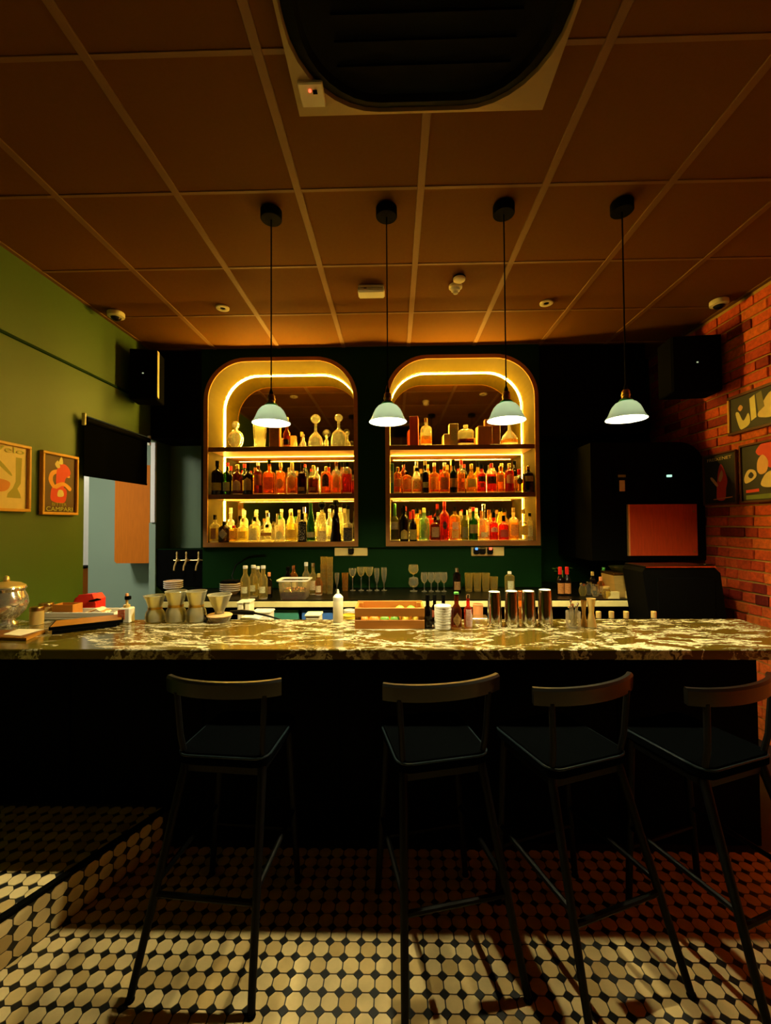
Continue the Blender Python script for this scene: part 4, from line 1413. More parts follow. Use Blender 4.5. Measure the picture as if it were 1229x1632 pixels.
F2L = [
    (621.5, 635, 830, 803, 'wine', 'olive', 'green_cap', 20, [('rect', 5.8, 832, 844, 'cream')], 'olive bottle with green capsule'),
    (637, 650.5, 828, 806, 'wine', 'dark', 'black', 12, [('arch', 5.4, 844, 859, 'yellow')], 'black bottle with arched yellow label'),
    (652, 664, 836, 813, 'wine', 'dark', 'red_cap', 14, [('rect', 5, 844, 860, 'yellow')], 'dark bottle with red neck capsule'),
    (667, 684, 832, 810, 'wine', 'mint', 'straw_cap', 7, [('oval', 4.2, 833, 846, 'olive')], 'mint green tinted bottle'),
    (685.5, 700, 838, 824, 'square', 'brown', 'black', 5, [('rect', 5.6, 840, 856, 'tan')], 'brown square bottle with tan label'),
    (700.8, 715, 822, 799, 'wine', 'red', 'red_cap', 8, [('oval', 3.2, 831, 844, 'black')], 'clear red bottle with black emblem'),
    (716, 733, 826, 808, 'round', 'gold', 'black', 7, [('rect', 4.8, 832, 844, 'white'), ('rect', 5.5, 845, 858, 'yellow')], 'golden bottle with white lettered label'),
    (734.5, 745.5, 832, 812, 'wine', 'olive', 'black', 9, [('rect', 4.7, 840, 857, 'olive')], 'olive bottle with olive label'),
    (746.5, 761, 832, 809, 'wine', 'green', 'red_cap', 6, [('rect', 6.2, 836, 850, 'tan')], 'green necked bottle with tan label'),
    (761.5, 778.5, 832, 804, 'round', 'clear', 'steel', 11, [('rect', 5, 848, 856, 'pale')], 'big clear bottle with silver cap'),
    (779, 793, 836, 817, 'round', 'red', 'black', 8, [('arch', 5, 840, 848, 'cream')], 'pink red bottle with square black cap'),
    (794, 810, 839, 822, 'round', 'red', 'black', 9, [('rect', 6.5, 844, 856, 'rust')], 'red bottle with rust label'),
    (810.5, 825, 830, 810, 'square', 'gold', 'cork', 7, [('rect', 6, 836, 854, 'tan')], 'golden bottle with tan label'),
    (826, 841, 833, 812, 'square', 'pale', 'cork', 7, [('rect', 3.4, 826, 834.5, 'black'), ('rect', 6.2, 838, 853, 'yellow')], 'pale square bottle with black tag'),
    (841.5, 853.5, 832, 818, 'round', 'pale', 'black', 5, [('rect', 4.6, 838, 855, 'pale')], 'pale rounded bottle with black cap'),
]
MT['straw_cap'] = mat('straw_cap', (0.75, 0.60, 0.25), 0.4)
SIDE = ('tap side niche', 'brick side niche')
rnd = random.Random(11)
backs = [('amber', 'gold'), ('dark', 'black'), ('straw', 'gold'), ('clear', 'steel'), ('orange', 'copper'), ('brown', 'black'), ('pale', 'white'), ('dkgreen', 'red_cap'), ('gold', 'black'), ('red', 'black')]
GNAME = {'amber': 'amber', 'dark': 'black', 'straw': 'straw yellow', 'clear': 'clear', 'orange': 'orange', 'brown': 'brown', 'pale': 'pale', 'dkgreen': 'dark green', 'gold': 'golden', 'red': 'red'}
CNAME = {'gold': 'gold', 'black': 'black', 'steel': 'silver', 'copper': 'copper', 'white': 'white', 'red_cap': 'red'}
for spec, base, ni, rowname in ((F1M, S2, 0, 'middle shelf'), (F1L, NZ0, 0, 'bottom shelf'), (F2M, S2, 1, 'middle shelf'), (F2L, NZ0, 1, 'bottom shelf')):
    vb = at_y(0, 0, YBOT)
    grp = 'front row bottles, %s, %s' % (rowname, SIDE[ni])
    px = YBOT / F
    spots = []
    for (u0, u1, *_r) in spec:
        r_ = (u1 - u0) / 2 * px * 0.985
        x_ = at_y((u0 + u1) / 2, 780, YBOT).x
        spots.append([min(max(x_, N[ni][0] + r_ + 0.004), N[ni][1] - r_ - 0.004), r_])
    for p_, q_ in zip(spots, spots[1:]):
        gap = q_[0] - p_[0] - 0.0012
        if p_[1] + q_[1] > gap:
            k_ = gap / (p_[1] + q_[1])
            p_[1] *= k_
            q_[1] *= k_
    for k, (u0, u1, vs_, vt, kind, gl, cap, cpx, labs, words_) in enumerate(spec):
        uc = (u0 + u1) / 2
        zz = lambda v: at_y(uc, v, YBOT).z - base
        x, R = spots[k]
        hs, ht = max(0.02, zz(vs_)), zz(vt)
        ht = max(ht, hs + 0.012)
        asp = 1.0 if R < 0.040 else 0.040 / R
        n = 2.0
        lb = []
        for shape, hp, v0, v1, m in labs:
            lb.append((shape, hp * px, max(0.006, zz(v1)), min(zz(v0), hs if kind != 'cone' else ht), m))
        if gl == 'teal':
            t = thing('bottle_box', 'narrow teal carton at the tap end of the middle shelf, brick side niche', 'box', (x, YBOT, base))
            MB().box(-R, R, -0.035, 0.035, 0, ht, ch=0.002).obj('carton', 'teal_plastic', t)
            MB().box(-R * 0.5, R * 0.5, -0.0362, -0.035, ht * 0.35, ht * 0.75).obj('label', 'l_pale', t)
            continue
        stop = None
        cph = cpx * px
        if 'hat' in words_ or 'round stopper' in words_:
            stop = 'wide' if 'hat' in words_ else 'ball'
        rn = {'hock': 0.013, 'cone': 0.014}.get(kind)
        fill = None if gl in ('dark', 'dkgreen', 'frost', 'plum', 'green', 'clear', 'olive', 'mint') or kind in ('cone', 'hock') else (rnd.uniform(0.82, 1.0) if rnd.random() < 0.35 else None)
        fg = 'clear' if gl in ('orange', 'amber', 'red', 'gold') else 'pale'
        bottle('bottle', '%s, %s from tap end, %s, %s' % (words_, ORD[k], rowname, SIDE[ni]), 'bottle', (x, YBOT + rnd.uniform(-0.006, 0.006), base), kind, R, hs, ht, gl,
               cap if cpx else None, cph, lb, fill, fg, grp, rn=rn, asp=asp, stopper=stop)
    # back row, standing between the front bottles
    x0, x1 = N[ni]
    nb = 10
    for k in range(nb):
        x = x0 + 0.085 + (x1 - x0 - 0.17) * (k + 0.5 + rnd.uniform(-0.12, 0.12)) / nb
        pal = backs if ni or base == S2 else [('straw', 'gold'), ('clear', 'steel'), ('pale', 'white'), ('gold', 'black'), ('clear', 'white'), ('straw', 'black'), ('dkgreen', 'gold')]
        gl, cap = pal[rnd.randrange(len(pal))]
        room = (S1 - ST - S2) if base == S2 else (S2 - ST - NZ0)
        ht = rnd.uniform(0.66, 0.80) * room
        hs = ht * rnd.uniform(0.55, 0.68)
        R = rnd.uniform(0.030, 0.036)
        kind = rnd.choice(['wine', 'round', 'round', 'hock'])
        lb = [('rect', R * 0.8, hs * 0.25, hs * 0.8, rnd.choice(['cream', 'tan', 'yellow', 'pale', 'brown']))]
        bottle('bottle', '%s bottle with %s cap, %s in back row, %s, %s' % (GNAME[gl], CNAME[cap], ORD[k], rowname, SIDE[ni]), 'bottle', (x, 4.075, base), kind, R, hs, ht, gl,
               cap, rnd.uniform(0.025, 0.06), lb, None, 'clear', 'back row bottles, %s, %s' % (rowname, SIDE[ni]), seg=14)

# ------------------------------------------------------------------ top shelf of the niches: decanters, tumbler, boxes
def top_item(u0, u1, v):
    a, b = at_y((u0 + u1) / 2, v, YBOT), (u1 - u0) * YBOT / F
    return a.x, b / 2, a.z - S1


def hz(v):
    return at_y(600, v, YBOT).z - S1


G1 = 'decanters and glasses on the tap side top shelf'
for u0, u1, vs_, vt, vcap, kind, lab in (
        (363.5, 388.5, 684, 681.5, 669, 'globe', 'round crystal decanter with faceted ball stopper by the niche side'),
        (491, 515.5, 696, 676, 659.5, 'bell', 'slender crystal decanter with tall ring stopper'),
        (527, 553, 690, 673, 659.5, 'bell', 'wide crystal decanter with ball stopper and cut pattern')):
    x, R, _ = top_item(u0, u1, 700)
    bottle('decanter', lab, 'decanter', (x, YBOT, S1), kind, R, hz(vs_), hz(vt), 'crystal', 'g_crystal', hz(vcap) - hz(vt), (), None, group=G1, rn=0.0125, stopper='ball', seg=16)
for u0, u1, vs_, vt, vcap, lab, gl in ((478, 487.5, 701, 695, 690, 'tiny clear flask with ball stopper on the top shelf', 'clear'), (516, 523.5, 699, 692, 684, 'small clear decanter between the two tall decanters', 'pale'),
                                   (467.5, 473.5, 702, 697, 693, 'tiny pale flask beside the dark bottle on the top shelf', 'pale'), (546, 557, 699, 692, 684, 'small pale decanter half hidden by the wide decanter', 'pale')):
    x, R, _ = top_item(u0, u1, 700)
    bottle('small_decanter', lab, 'decanter', (x, YBOT + (0.09 if u0 > 540 else 0.02), S1), 'globe', R, hz(vs_), hz(vt), gl, 'g_crystal', hz(vcap) - hz(vt), (), None, group=G1, stopper='ball', seg=14)
x, R, _ = top_item(403.5, 425, 700)
t = thing('tall_tumbler', 'frosted tall tumbler on the top shelf behind the pendant shade', 'glass', (x, YBOT, S1), 0, G1)
h = hz(676)
MB().lathe([(R * 0.78, 0), (R * 0.80, 0.006), (R, h), (R * 0.94, h), (R * 0.75, 0.012), (0.002, 0.011)], 20, ct=False).obj('body', 'g_frost', t, smooth=True)
MB().lathe([(R * 0.87, h * 0.40), (R * 0.985, h * 0.9), (R * 1.01, h * 0.92), (R * 0.90, h * 0.38)], 20, cb=False, ct=False).obj('cut_band', 'g_crystal', t)


def carton(name, lab, u0, u1, vt, m, lm, depth=0.10, cat='box', y=YBOT, rz=0.0, grp=None):
    x, R, _ = top_item(u0, u1, 700)
    t = thing(name, lab, cat, (x, y, S1), rz, grp)
    h = hz(vt)
    MB().box(-R, R, -0.04, depth - 0.04, 0, h, ch=0.002).obj('carton', m, t)
    MB().box(-R + 0.001, R - 0.001, -0.039, depth - 0.041, h, h + 0.004, ch=0.001).obj('lid', m, t)
    if lm:
        MB().box(-R * 0.7, R * 0.7, -0.0415, -0.040, h * 0.25, h * 0.8).obj('label', lm, t)
    return t


MT['box_orange'] = mat('orange_card', (0.66, 0.24, 0.04), 0.6, vary=0.1)
MT['box_wood'] = mat('light_box_wood', (0.55, 0.24, 0.06), 0.6, vary=0.2, scale=12, stretch=(8, 8, 0.8))
MT['box_gold'] = mat('gold_card', (0.70, 0.55, 0.20), 0.45, vary=0.1)
carton('bottle_carton', 'orange printed carton on the top shelf behind the tap side pendant', 431, 447, 672, 'box_orange', 'l_orange', 0.07)
x, R, _ = top_item(451.5, 463, 700)
bottle('bottle', 'dark bottle with gold neck beside the orange carton, top shelf', 'bottle', (x, YBOT, S1), 'wine', R, hz(690), hz(664), 'brown', 'gold', 0.05, [('rect', R * 0.8, 0.02, 0.07, 'black')])

G2 = 'boxes on the brick side top shelf'
carton('wooden_box', 'tall reddish wooden bottle box on the top shelf, brick side niche', 653.5, 667, 666, 'red_wood', None, 0.12, y=YBOT + 0.01, rz=-0.12, grp=G2)
x, R, _ = top_item(670.5, 688, 700)
bottle('bottle', 'square bottle of orange spirit beside the tall wooden box', 'bottle', (x, YBOT, S1), 'square', R, hz(686), hz(668), 'orange', 'cork', 0.035, [('rect', R * 0.5, 0.05, 0.085, 'pale')], 0.55, 'pale')
carton('gold_carton', 'tall gold carton behind the squat decanter, brick side niche', 716.5, 731, 677, 'box_gold', 'l_pale', 0.07, y=YBOT + 0.05, grp=G2)
carton('pale_carton', 'low pale carton beside the tall gold carton', 708, 717.5, 693, 'box_gold', None, 0.06, y=YBOT + 0.06, grp=G2)
x, R, _ = top_item(730, 754.5, 700)
bottle('squat_decanter', 'squat clear decanter with dark red spirit on the top shelf', 'decanter', (x, YBOT - 0.01, S1), 'square', R, hz(691), hz(680), 'plum', 'g_clear', 0.02, (), 0.42, 'pale', n=3.0, rn=0.02, asp=0.7)
carton('wooden_box', 'light wooden box standing beside the squat decanter', 761.5, 784.5, 682, 'box_wood', None, 0.10, y=YBOT + 0.03, rz=0.05, grp=G2)
carton('wooden_box', 'taller brown box behind the pendant on the brick side', 777, 802, 667, 'shelf_wood', None, 0.06, y=YBOT + 0.142, grp=G2)
x, R, _ = top_item(798.5, 824.5, 700)
bottle('round_decanter', 'flared clear decanter with orange spirit at the base', 'decanter', (x, YBOT - 0.01, S1), 'bell', R, hz(698), hz(676), 'orange', 'g_clear', 0.03, (), 0.55, 'clear', stopper='ball')
# ------------------------------------------------------------------ wall sockets, tap panel
for (u0, u1), plugs, lab in (((533.5, 586), [(560, 'black')], 'cream double socket plate with one black plug under the tap side niche'),
                             ((751, 803), [(758, 'blue'), (768, 'black'), (780, 'red')], 'cream double socket plate with several plugs under the brick side niche')):
    Y = 3.893
    a, b, c = at_y(u0, 871, Y), at_y(u1, 871, Y), at_y(u0, 886, Y)
    w_ = b.x - a.x
    h = a.z - c.z + 0.01
    t = thing('wall_socket', lab, 'socket', ((a.x + b.x) / 2, Y, c.z))
    MB().box(-w_ / 2, w_ / 2, -0.012, 0.010, 0, h, ch=0.004).obj('plate', 'socket', t)
    MB().box(-0.002, 0.002, -0.0128, -0.012, 0.008, h - 0.008).obj('joint', 'grout', t)
    for u, k in plugs:
        x = at_y(u, 878, Y).x - (a.x + b.x) / 2
        p = MB().box(x - 0.026, x + 0.026, -0.050, -0.012, h * 0.18, h * 0.80, ch=0.010).obj('plug', 'black_gloss', t)
        if k != 'black':
            MB().box(x - 0.012, x + 0.012, -0.054, -0.050, h * 0.60, h * 0.82, ch=0.003).obj('switch_light', 'blue_led' if k == 'blue' else 'red_led', p)

t = thing('tap_cabinet', 'black beer tap panel on the wall beside the hatch', 'panel', ((LW + SX0) / 2, 3.995, HC))
hw = (SX0 - LW) / 2 - 0.004
MB().box(-hw, hw, 0.012, YB - 3.995 - 0.004, 0.0, 0.356).obj('carcass', 'black', t)
MB().box(-hw, hw, 0.0, 0.012, 0.004, 0.354, ch=0.003).obj('face', 'black', t)
MB().box(-hw, hw, 0.0, 0.012, 0.356, 0.362).obj('top_edge', 'dark_green', t)
a = at_y(280, 893, 3.97)
b = at_y(325, 893, 3.97)
zr = a.z
tr = thing('tap_rail', 'thin brass pipe joining the three beer taps', 'pipe', ((a.x + b.x) / 2, 3.97, zr))
hl = (b.x - a.x) / 2 + 0.02
MB().tube([(-hl, 0, 0), (hl, 0, 0)], 0.006, 8).obj('pipe', 'gold', tr, smooth=True)
for s in (-1, 1):
    MB().tube([(s * hl * 0.8, 0, 0), (s * hl * 0.8, 0.027, 0)], 0.006, 8).obj('stand_off', 'gold', tr)
first = None
for k, (u, lab) in enumerate(((283, 'brass beer tap at the hatch end of the black panel'), (298, 'middle brass beer tap on the black panel'), (317.5, 'brass beer tap at the shelf end of the black panel'))):
    x = at_y(u, 893, 3.955).x
    if first is None:
        t = first = thing('beer_tap', lab, 'beer tap', (x, 3.955, zr), 0, 'beer taps')
        MB().tube([(0, 0.025, 0), (0, -0.02, 0)], 0.010, 10).obj('body', 'gold', t, smooth=True)
        MB().tube([(0, -0.012, 0.004), (0, -0.030, -0.02), (-0.008, -0.040, -0.052), (-0.012, -0.040, -0.090)], 0.008, 8).obj('spout', 'gold', t, smooth=True)
        MB().lathe([(0.007, 0.0), (0.012, 0.014), (0.007, 0.022), (0.009, 0.04), (0.006, 0.052), (0.010, 0.072), (0.004, 0.084)], 10, cy=-0.012).obj('handle', 'gold', t, smooth=True)
    else:
        c = copy_tree(first)
        c.location.x = x
        c['label'] = lab

# ------------------------------------------------------------------ brick side: wall cabinet with wooden front, control box, machine, hood bin
Y = 3.50
a, b, c = at_y(1003, 804, Y), at_y(1113, 804, Y), at_y(1003, 886, Y)
t = thing('wall_cabinet', 'black wall cabinet with reddish wooden flap beside the brick wall', 'cabinet', (a.x, Y, c.z - 0.04))
wd = RW - 0.016 - a.x
hh = at_y(1060, 704, Y).z - (c.z - 0.04)
pts = [(-0.30, 0.0), (wd, 0.0), (wd, hh - 0.20)] + [(wd - 0.20 + 0.20 * math.cos(q), hh - 0.20 + 0.20 * math.sin(q)) for q in [PI / 2 * k / 8 for k in range(1, 9)]] + [(-0.30, hh)]
MB().prism(pts, 0.02, YF - Y + 0.36).obj('carcass', 'black', t)
pw = b.x - a.x - 0.012
MB().box(0.0, pw, -0.002, 0.018, 0.04, 0.04 + (a.z - c.z), ch=0.002).obj('flap', 'red_wood', t)
MB().box(-0.014, 0.0, -0.006, 0.018, 0.04, 0.04 + (a.z - c.z)).obj('edge_strip', 'gold', t)
for zz in (0.075, 0.0 + (a.z - c.z) - 0.02):
    MB().lathe([(0.008, 0), (0.007, 0.004), (0.002, 0.005)], 10).obj('screw', 'brass', t, (pw - 0.03, -0.006, zz)).rotation_euler = (PI / 2, 0, 0)
p = at_y(1068, 760, Y)
MB().box(-0.016, 0.016, 0.0, 0.02, 0, 0.018).obj('status_light', 'green_led', t, (p.x - a.x, -0.001, p.z - (c.z - 0.04)))

a, b = at_y(985, 755, 3.47), at_y(998, 783, 3.47)
t = thing('control_box', 'small black control box with yellow sticker on the dark cabinet', 'control box', ((a.x + b.x) / 2, 3.47, b.z))
hw = (b.x - a.x) / 2
MB().box(-hw - 0.012, hw + 0.012, 0.0, 0.048, -0.02, a.z - b.z + 0.03, ch=0.005).obj('housing', 'black', t)
MB().box(-hw * 0.7, hw * 0.72, -0.002, 0.0, 0.0, 0.09, ch=0.0008).obj('sticker', 'cream', t)
MB().box(-hw, hw, -0.002, 0.0, 0.115, 0.135).obj('display', 'p_olive', t)

Y = 3.02
a, b = at_y(1024, 905, Y), at_y(1146, 905, Y)
c = at_y(1030, 990, Y)
t = thing('ice_machine', 'large black machine with slanted sides beside the brick wall', 'machine', ((a.x + b.x) / 2, Y, 0.0))
hw, zt = (b.x - a.x) / 2, a.z
hb = hw + 0.0
pts = [(-hb + 0.05, 0.0), (hb + 0.05, 0.0), (hb + 0.045, 0.85), (hw + 0.01, zt - 0.04), (hw - 0.03, zt), (-hw + 0.02, zt), (-hw, zt - 0.03), (-hb + 0.045, 0.85)]
MB().prism(pts, 0.0, 0.26).obj('body', 'black', t)
MB().box(-hw + 0.015, hw - 0.025, -0.006, 0.26, zt, zt + 0.012, ch=0.004).obj('lid', 'black_gloss', t)
MB().box(-hw + 0.02, hw - 0.03, -0.010, -0.004, zt + 0.002, zt + 0.009).obj('lid_highlight', 'copper', t)  # copper strip paints the reddish highlight along the lid
MB().box(-hb + 0.10, hb - 0.03, -0.006, 0.0, 0.70, zt - 0.07, ch=0.003).obj('door', 'black', t)

Y = 3.36
a, b, c, d = at_y(978, 918, Y), at_y(1022, 916, Y), at_y(1026, 966, Y), at_y(985, 966, Y)
t = thing('metal_hopper', 'brushed gold metal hopper with sloping sides beside the black machine', 'container', (b.x, Y, HC))
P = lambda q: (q.x - b.x, max(0.0, q.z - HC))
ab = [(P(d)[0] - 0.012, 0.0), (P(c)[0], 0.0), P(b), P(a)]
MB().prism(ab, 0.0, 0.20).obj('body', 'brushed', t)
MB().box(P(a)[0] - 0.004, P(b)[0] + 0.006, -0.006, 0.206, P(b)[1], P(b)[1] + 0.012, ch=0.003).obj('rim', 'brass', t)
top_z = HC + P(b)[1] + 0.012
t = thing('glass_dish', 'wide clear glass dish on top of the gold metal hopper', 'dish', (b.x - 0.10, Y + 0.09, top_z))
MB().lathe([(0.05, 0.0), (0.075, 0.012), (0.10, 0.045), (0.096, 0.045), (0.07, 0.016), (0.002, 0.008)], 22, ct=False).obj('bowl', 'g_olive', t, smooth=True)
for u0, u1, lab in ((968, 986, 'small tan carton on the counter edge beside the black machine'), (999, 1023, 'wider tan carton on the counter edge in front of the hopper')):
    p, q = at_y(u0, 966, 3.325), at_y(u1, 966, 3.325)
    t = thing('small_carton', lab, 'box', ((p.x + q.x) / 2, 3.325, HC), 0, 'tan cartons')
    h2 = (q.x - p.x) / 2
    MB().box(-h2, h2, -0.018, 0.018, 0, 0.050, ch=0.001).obj('carton', 'box_gold', t)
    MB().box(-h2, h2, -0.018, 0.018, 0.050, 0.054, ch=0.001).obj('lid', 'box_gold', t)

# ------------------------------------------------------------------ things on the back counter
def bc(u, Y):
    return at_y(u, 900, Y).x


def zc(v, Y):
    return at_y(620, v, Y).z - HC


GP = 'bowls stacked on the back counter'
for u0, u1, nb, Y, nm in ((262, 291, 4, 3.75, 'stack near the taps'), (351, 386, 4, 3.60, 'stack with the dark cloth')):
    R = (u1 - u0) / 2 * Y / F
    for k in range(nb):
        t = thing('stoneware_bowl', 'tan stoneware bowl, %s from the counter up, %s' % (ORD[k], nm), 'bowl', (bc((u0 + u1) / 2, Y), Y, HC + k * 0.018), 0, GP)
        MB().lathe([(R * 0.55, 0.0), (R * 0.6, 0.006), (R * 0.93, 0.030), (R, 0.038), (R * 0.96, 0.038), (R * 0.55, 0.012), (0.002, 0.010)], 22, ct=False).obj('body', 'cork', t, smooth=True)
        MB().lathe([(R * 0.985, 0.033), (R * 1.005, 0.037), (R * 0.99, 0.040), (R * 0.965, 0.039)], 22, cb=False, ct=False).obj('rim', 'paper', t, smooth=True)
t = thing('dark_cloth', 'folded black cloth lying on the second bowl stack', 'cloth', (bc(368, 3.6), 3.60, HC + 0.095))
MB().box(-0.075, 0.075, -0.06, 0.06, 0, 0.012, ch=0.005).obj('fold', 'black', t)
MB().box(-0.068, 0.06, -0.055, 0.05, 0.012, 0.022, ch=0.005).obj('fold', 'black', t)
a = bc(375, 3.8)
t = thing('hose', 'thin black hose rising from the bowls to the tap panel', 'hose', (a, 3.80, HC))
MB().tube([(0.02, 0, 0.012), (0.0, 0.02, 0.03), (-0.05, 0.05, 0.12), (-0.02, 0.07, 0.22), (0.10, 0.08, 0.30), (0.25, 0.08, 0.31)], 0.006, 8).obj('tube', 'black_gloss', t, smooth=True)

GB = 'clear swing top bottles on the back counter'
for u, Y, vt, hw, lab in ((391, 3.35, 901, 7.2, 'clear water bottle at the tap end of the bottle group'), (404, 3.44, 900, 7.0, 'second clear water bottle counted from the taps'), (410.5, 3.535, 902, 7.0, 'third clear water bottle counted from the taps'), (419.5, 3.36, 901, 7.0, 'fourth clear water bottle counted from the taps')):
    R = hw * Y / F
    bottle('water_bottle', lab, 'bottle', (bc(u, Y), Y, HC), 'wine', R, 0.15, zc(vt, Y), 'straw', 'white', 0.022, [('rect', R * 0.7, 0.05, 0.10, 'pale')], None, group=GB, rn=0.016)
Y = 3.42
bottle('sauce_bottle', 'small dark bottle with orange cap next to the water bottles', 'bottle', (bc(429, Y), Y, HC), 'round', 0.026, 0.13, zc(912, Y), 'dark', 'terracotta', 0.03, [('rect', 0.02, 0.03, 0.09, 'brown')])

# lidded tub with fruit
Y = 3.37
a, b = bc(446, Y), bc(494, Y)
t = thing('food_tub', 'translucent square tub with dark red fruit inside', 'tub', ((a + b) / 2, Y, HC))
hw, h = (b - a) / 2, zc(922, Y)
def tub_ring(k, z):
    return [(x * k, y * k * 0.8, z) for x, y in rrect(hw, hw, hw * 0.25, 4)]
MB().rings([tub_ring(0.78, 0.0), tub_ring(0.82, 0.01), tub_ring(0.94, h - 0.012)], True, False).obj('wall', 'g_pale', t)
MB().rings([tub_ring(0.93, h - 0.014), tub_ring(1.04, h - 0.010), tub_ring(1.05, h), tub_ring(0.97, h), tub_ring(0.90, h - 0.012)], False, False).obj('rim', 'white_plastic', t)
MB().rings([tub_ring(0.76, 0.006), tub_ring(0.84, h * 0.42), tub_ring(0.60, h * 0.50)]).obj('fruit_mix', 'g_brown', t)
fr = MB()
for k in range(12):
    q = k * 2.4
    fr.lathe([(0.001, -0.012), (0.012, 0.0), (0.001, 0.012)], 6, cx=hw * 0.55 * math.cos(q), cy=hw * 0.42 * math.sin(q), cz=h * 0.47)
tag(fr.obj('fruit_pieces', 'terracotta', t), kind='stuff')

GBT = 'bottles behind the translucent tub'
for u, Y, vt, hw, gl, cap, lab in ((459, 3.60, 903, 6.5, 'dark', 'black', 'dark round bottle behind the translucent tub'), (468, 3.70, 901, 6.5, 'amber', 'copper', 'amber ribbed bottle behind the translucent tub'),
                               (488, 3.62, 896, 6.0, 'pale', 'white', 'pale bottle with white top behind the tub corner'), (499, 3.55, 897, 5.5, 'straw', 'steel', 'straw bottle with silver pourer behind the tub corner'), (508, 3.52, 914, 5.5, 'amber', 'gold', 'short amber bottle beside the glass stacks')):
    R = hw * Y / F
    ht = zc(vt, Y)
    bottle('bottle', lab, 'bottle', (bc(u, Y), Y, HC), 'wine', R, ht * 0.58, ht, gl, cap, 0.03, [('rect', R * 0.8, ht * 0.15, ht * 0.45, 'cream')], group=GBT)

# glassware
def tumbler(lab, x, Y, R, h, gl='clear', grp=None, z=HC, taper=0.82, name='tumbler'):
    t = thing(name, lab, 'glass', (x, Y, z), 0, grp)
    MB().lathe([(R * taper, 0.0), (R * (taper + 0.02), 0.006), (R, h), (R * 0.95, h), (R * (taper - 0.05), 0.014), (0.002, 0.013)], 18, ct=False).obj('bowl', 'g_' + gl, t, smooth=True)
    MB().lathe([(R * (taper - 0.06), 0.0005), (R * (taper - 0.03), 0.012)], 18).obj('base', 'g_clear', t, smooth=True)
    return t


def stem_glass(lab, x, Y, R, h, kind, gl='clear', grp=None, z=HC, name='wine_glass', tilt=None):
    t = thing(name, lab, 'glass', (x, Y, z), 0, grp)
    MB().lathe([(R * 0.72, 0.0), (R * 0.74, 0.003), (0.006, 0.010), (0.0045, 0.014)], 18).obj('foot', 'g_clear', t, smooth=True)
    hs = {'flute': 0.30, 'wine': 0.45, 'coupe': 0.60, 'goblet': 0.28}[kind] * h
    MB().lathe([(0.0045, 0.012), (0.004, hs * 0.6), (0.006, hs)], 10).obj('stem', 'g_clear', t, smooth=True)
    if kind == 'flute':
        p = [(0.005, hs), (R * 0.5, hs + (h - hs) * 0.2), (R * 0.8, hs + (h - hs) * 0.6), (R * 0.78, h)]
    elif kind == 'coupe':
        p = [(0.005, hs), (R * 0.6, hs + (h - hs) * 0.15), (R * 0.95, hs + (h - hs) * 0.55), (R, h)]
    else:
        p = [(0.005, hs), (R * 0.7, hs + (h - hs) * 0.14), (R, hs + (h - hs) * 0.45), (R * 0.86, h)]
    q = [(max(0.001, r - 0.0015), zz + 0.001) for r, zz in p][::-1]
    MB().lathe(p + q, 18, cb=False, ct=False).obj('bowl', 'g_' + gl, t, smooth=True)
    return t


GS = 'tall glasses stacked by the tub'
for col, (u, Y) in enumerate(((516, 3.62), (525.5, 3.58))):
    for k in range(4):
        tumbler('tall straw tinted glass, %s up in the %s stack by the tub' % (ORD[k], ('tap side', 'socket side')[col]), bc(u, Y), Y, 0.029, 0.112, 'straw', GS, HC + 0.0012 + 0.0665 * k, name='highball_glass', taper=0.80)
GR = 'row of glasses beside the glass stacks'
for u, vt, hw, kind, gl, lab in ((537, 913, 4.6, 'flute', 'clear', 'first stemmed glass after the tall glass stacks'), (562, 906, 6.2, 'coupe', 'clear', 'first of three broad stemmed glasses in the row'), (575.5, 904, 6.4, 'coupe', 'pale', 'second of three broad stemmed glasses in the row'),
                                (588.5, 904, 6.4, 'coupe', 'pale', 'third of three broad stemmed glasses in the row'), (600.5, 906, 5.2, 'flute', 'clear', 'first tall flute at the end of the glass row'), (612, 905, 5.6, 'flute', 'clear', 'last tall flute at the end of the glass row')):
    Y = 3.74
    stem_glass(lab, bc(u, Y), Y, hw * Y / F, zc(vt, Y), kind, gl, GR)
tumbler('amber beer glass in the row between stemmed glasses', bc(550, 3.74), 3.74, 5.2 * 3.74 / F, zc(913, 3.74), 'gold', GR, name='beer_glass')
GQ = 'stemmed glasses behind the crate'
stem_glass('upright goblet under another goblet behind the crate', bc(659, 3.70), 3.70, 0.045, 0.115, 'goblet', 'clear', GQ)
stem_glass('topmost goblet stacked on another goblet behind the crate', bc(659, 3.70), 3.70, 0.045, 0.115, 'goblet', 'pale', GQ, HC + 0.116)
for u, lab in ((676, 'first wine glass behind the dark bitters bottles'), (687, 'second wine glass behind the dark bitters bottles'), (697.5, 'third wine glass behind the dark bitters bottles'), (707.5, 'fourth wine glass behind the dark bitters bottles')):
    stem_glass(lab, bc(u, 3.68), 3.68, 0.031, zc(913, 3.68), 'wine', 'clear', GQ)
Y = 3.6
bottle('bottle', 'dark bottle with silver pourer behind the coaster stack', 'bottle', (bc(728, Y), Y, HC), 'wine', 0.034, 0.15, zc(906, Y), 'dark', 'steel', 0.035, [('rect', 0.026, 0.03, 0.10, 'brown')])
GT = 'tumblers in a line behind the shakers'
for k, u in enumerate((747, 760.5, 774, 787)):
    tumbler('straw tinted tumbler, %s counted from the crate' % ORD[k], bc(u, 3.70), 3.70, 6.4 * 3.70 / F, zc(914 + (k == 3) * 6, 3.70), 'straw', GT)
Y = 3.64
bottle('bottle', 'tall clear bottle with pale top behind the shakers', 'bottle', (bc(812, Y), Y, HC), 'round', 7.5 * Y / F, zc(920, Y), zc(912, Y), 'straw', 'white', 0.02, [('rect', 0.025, 0.03, 0.10, 'pale')])
GL = 'dark bottles with tan labels on the back counter'
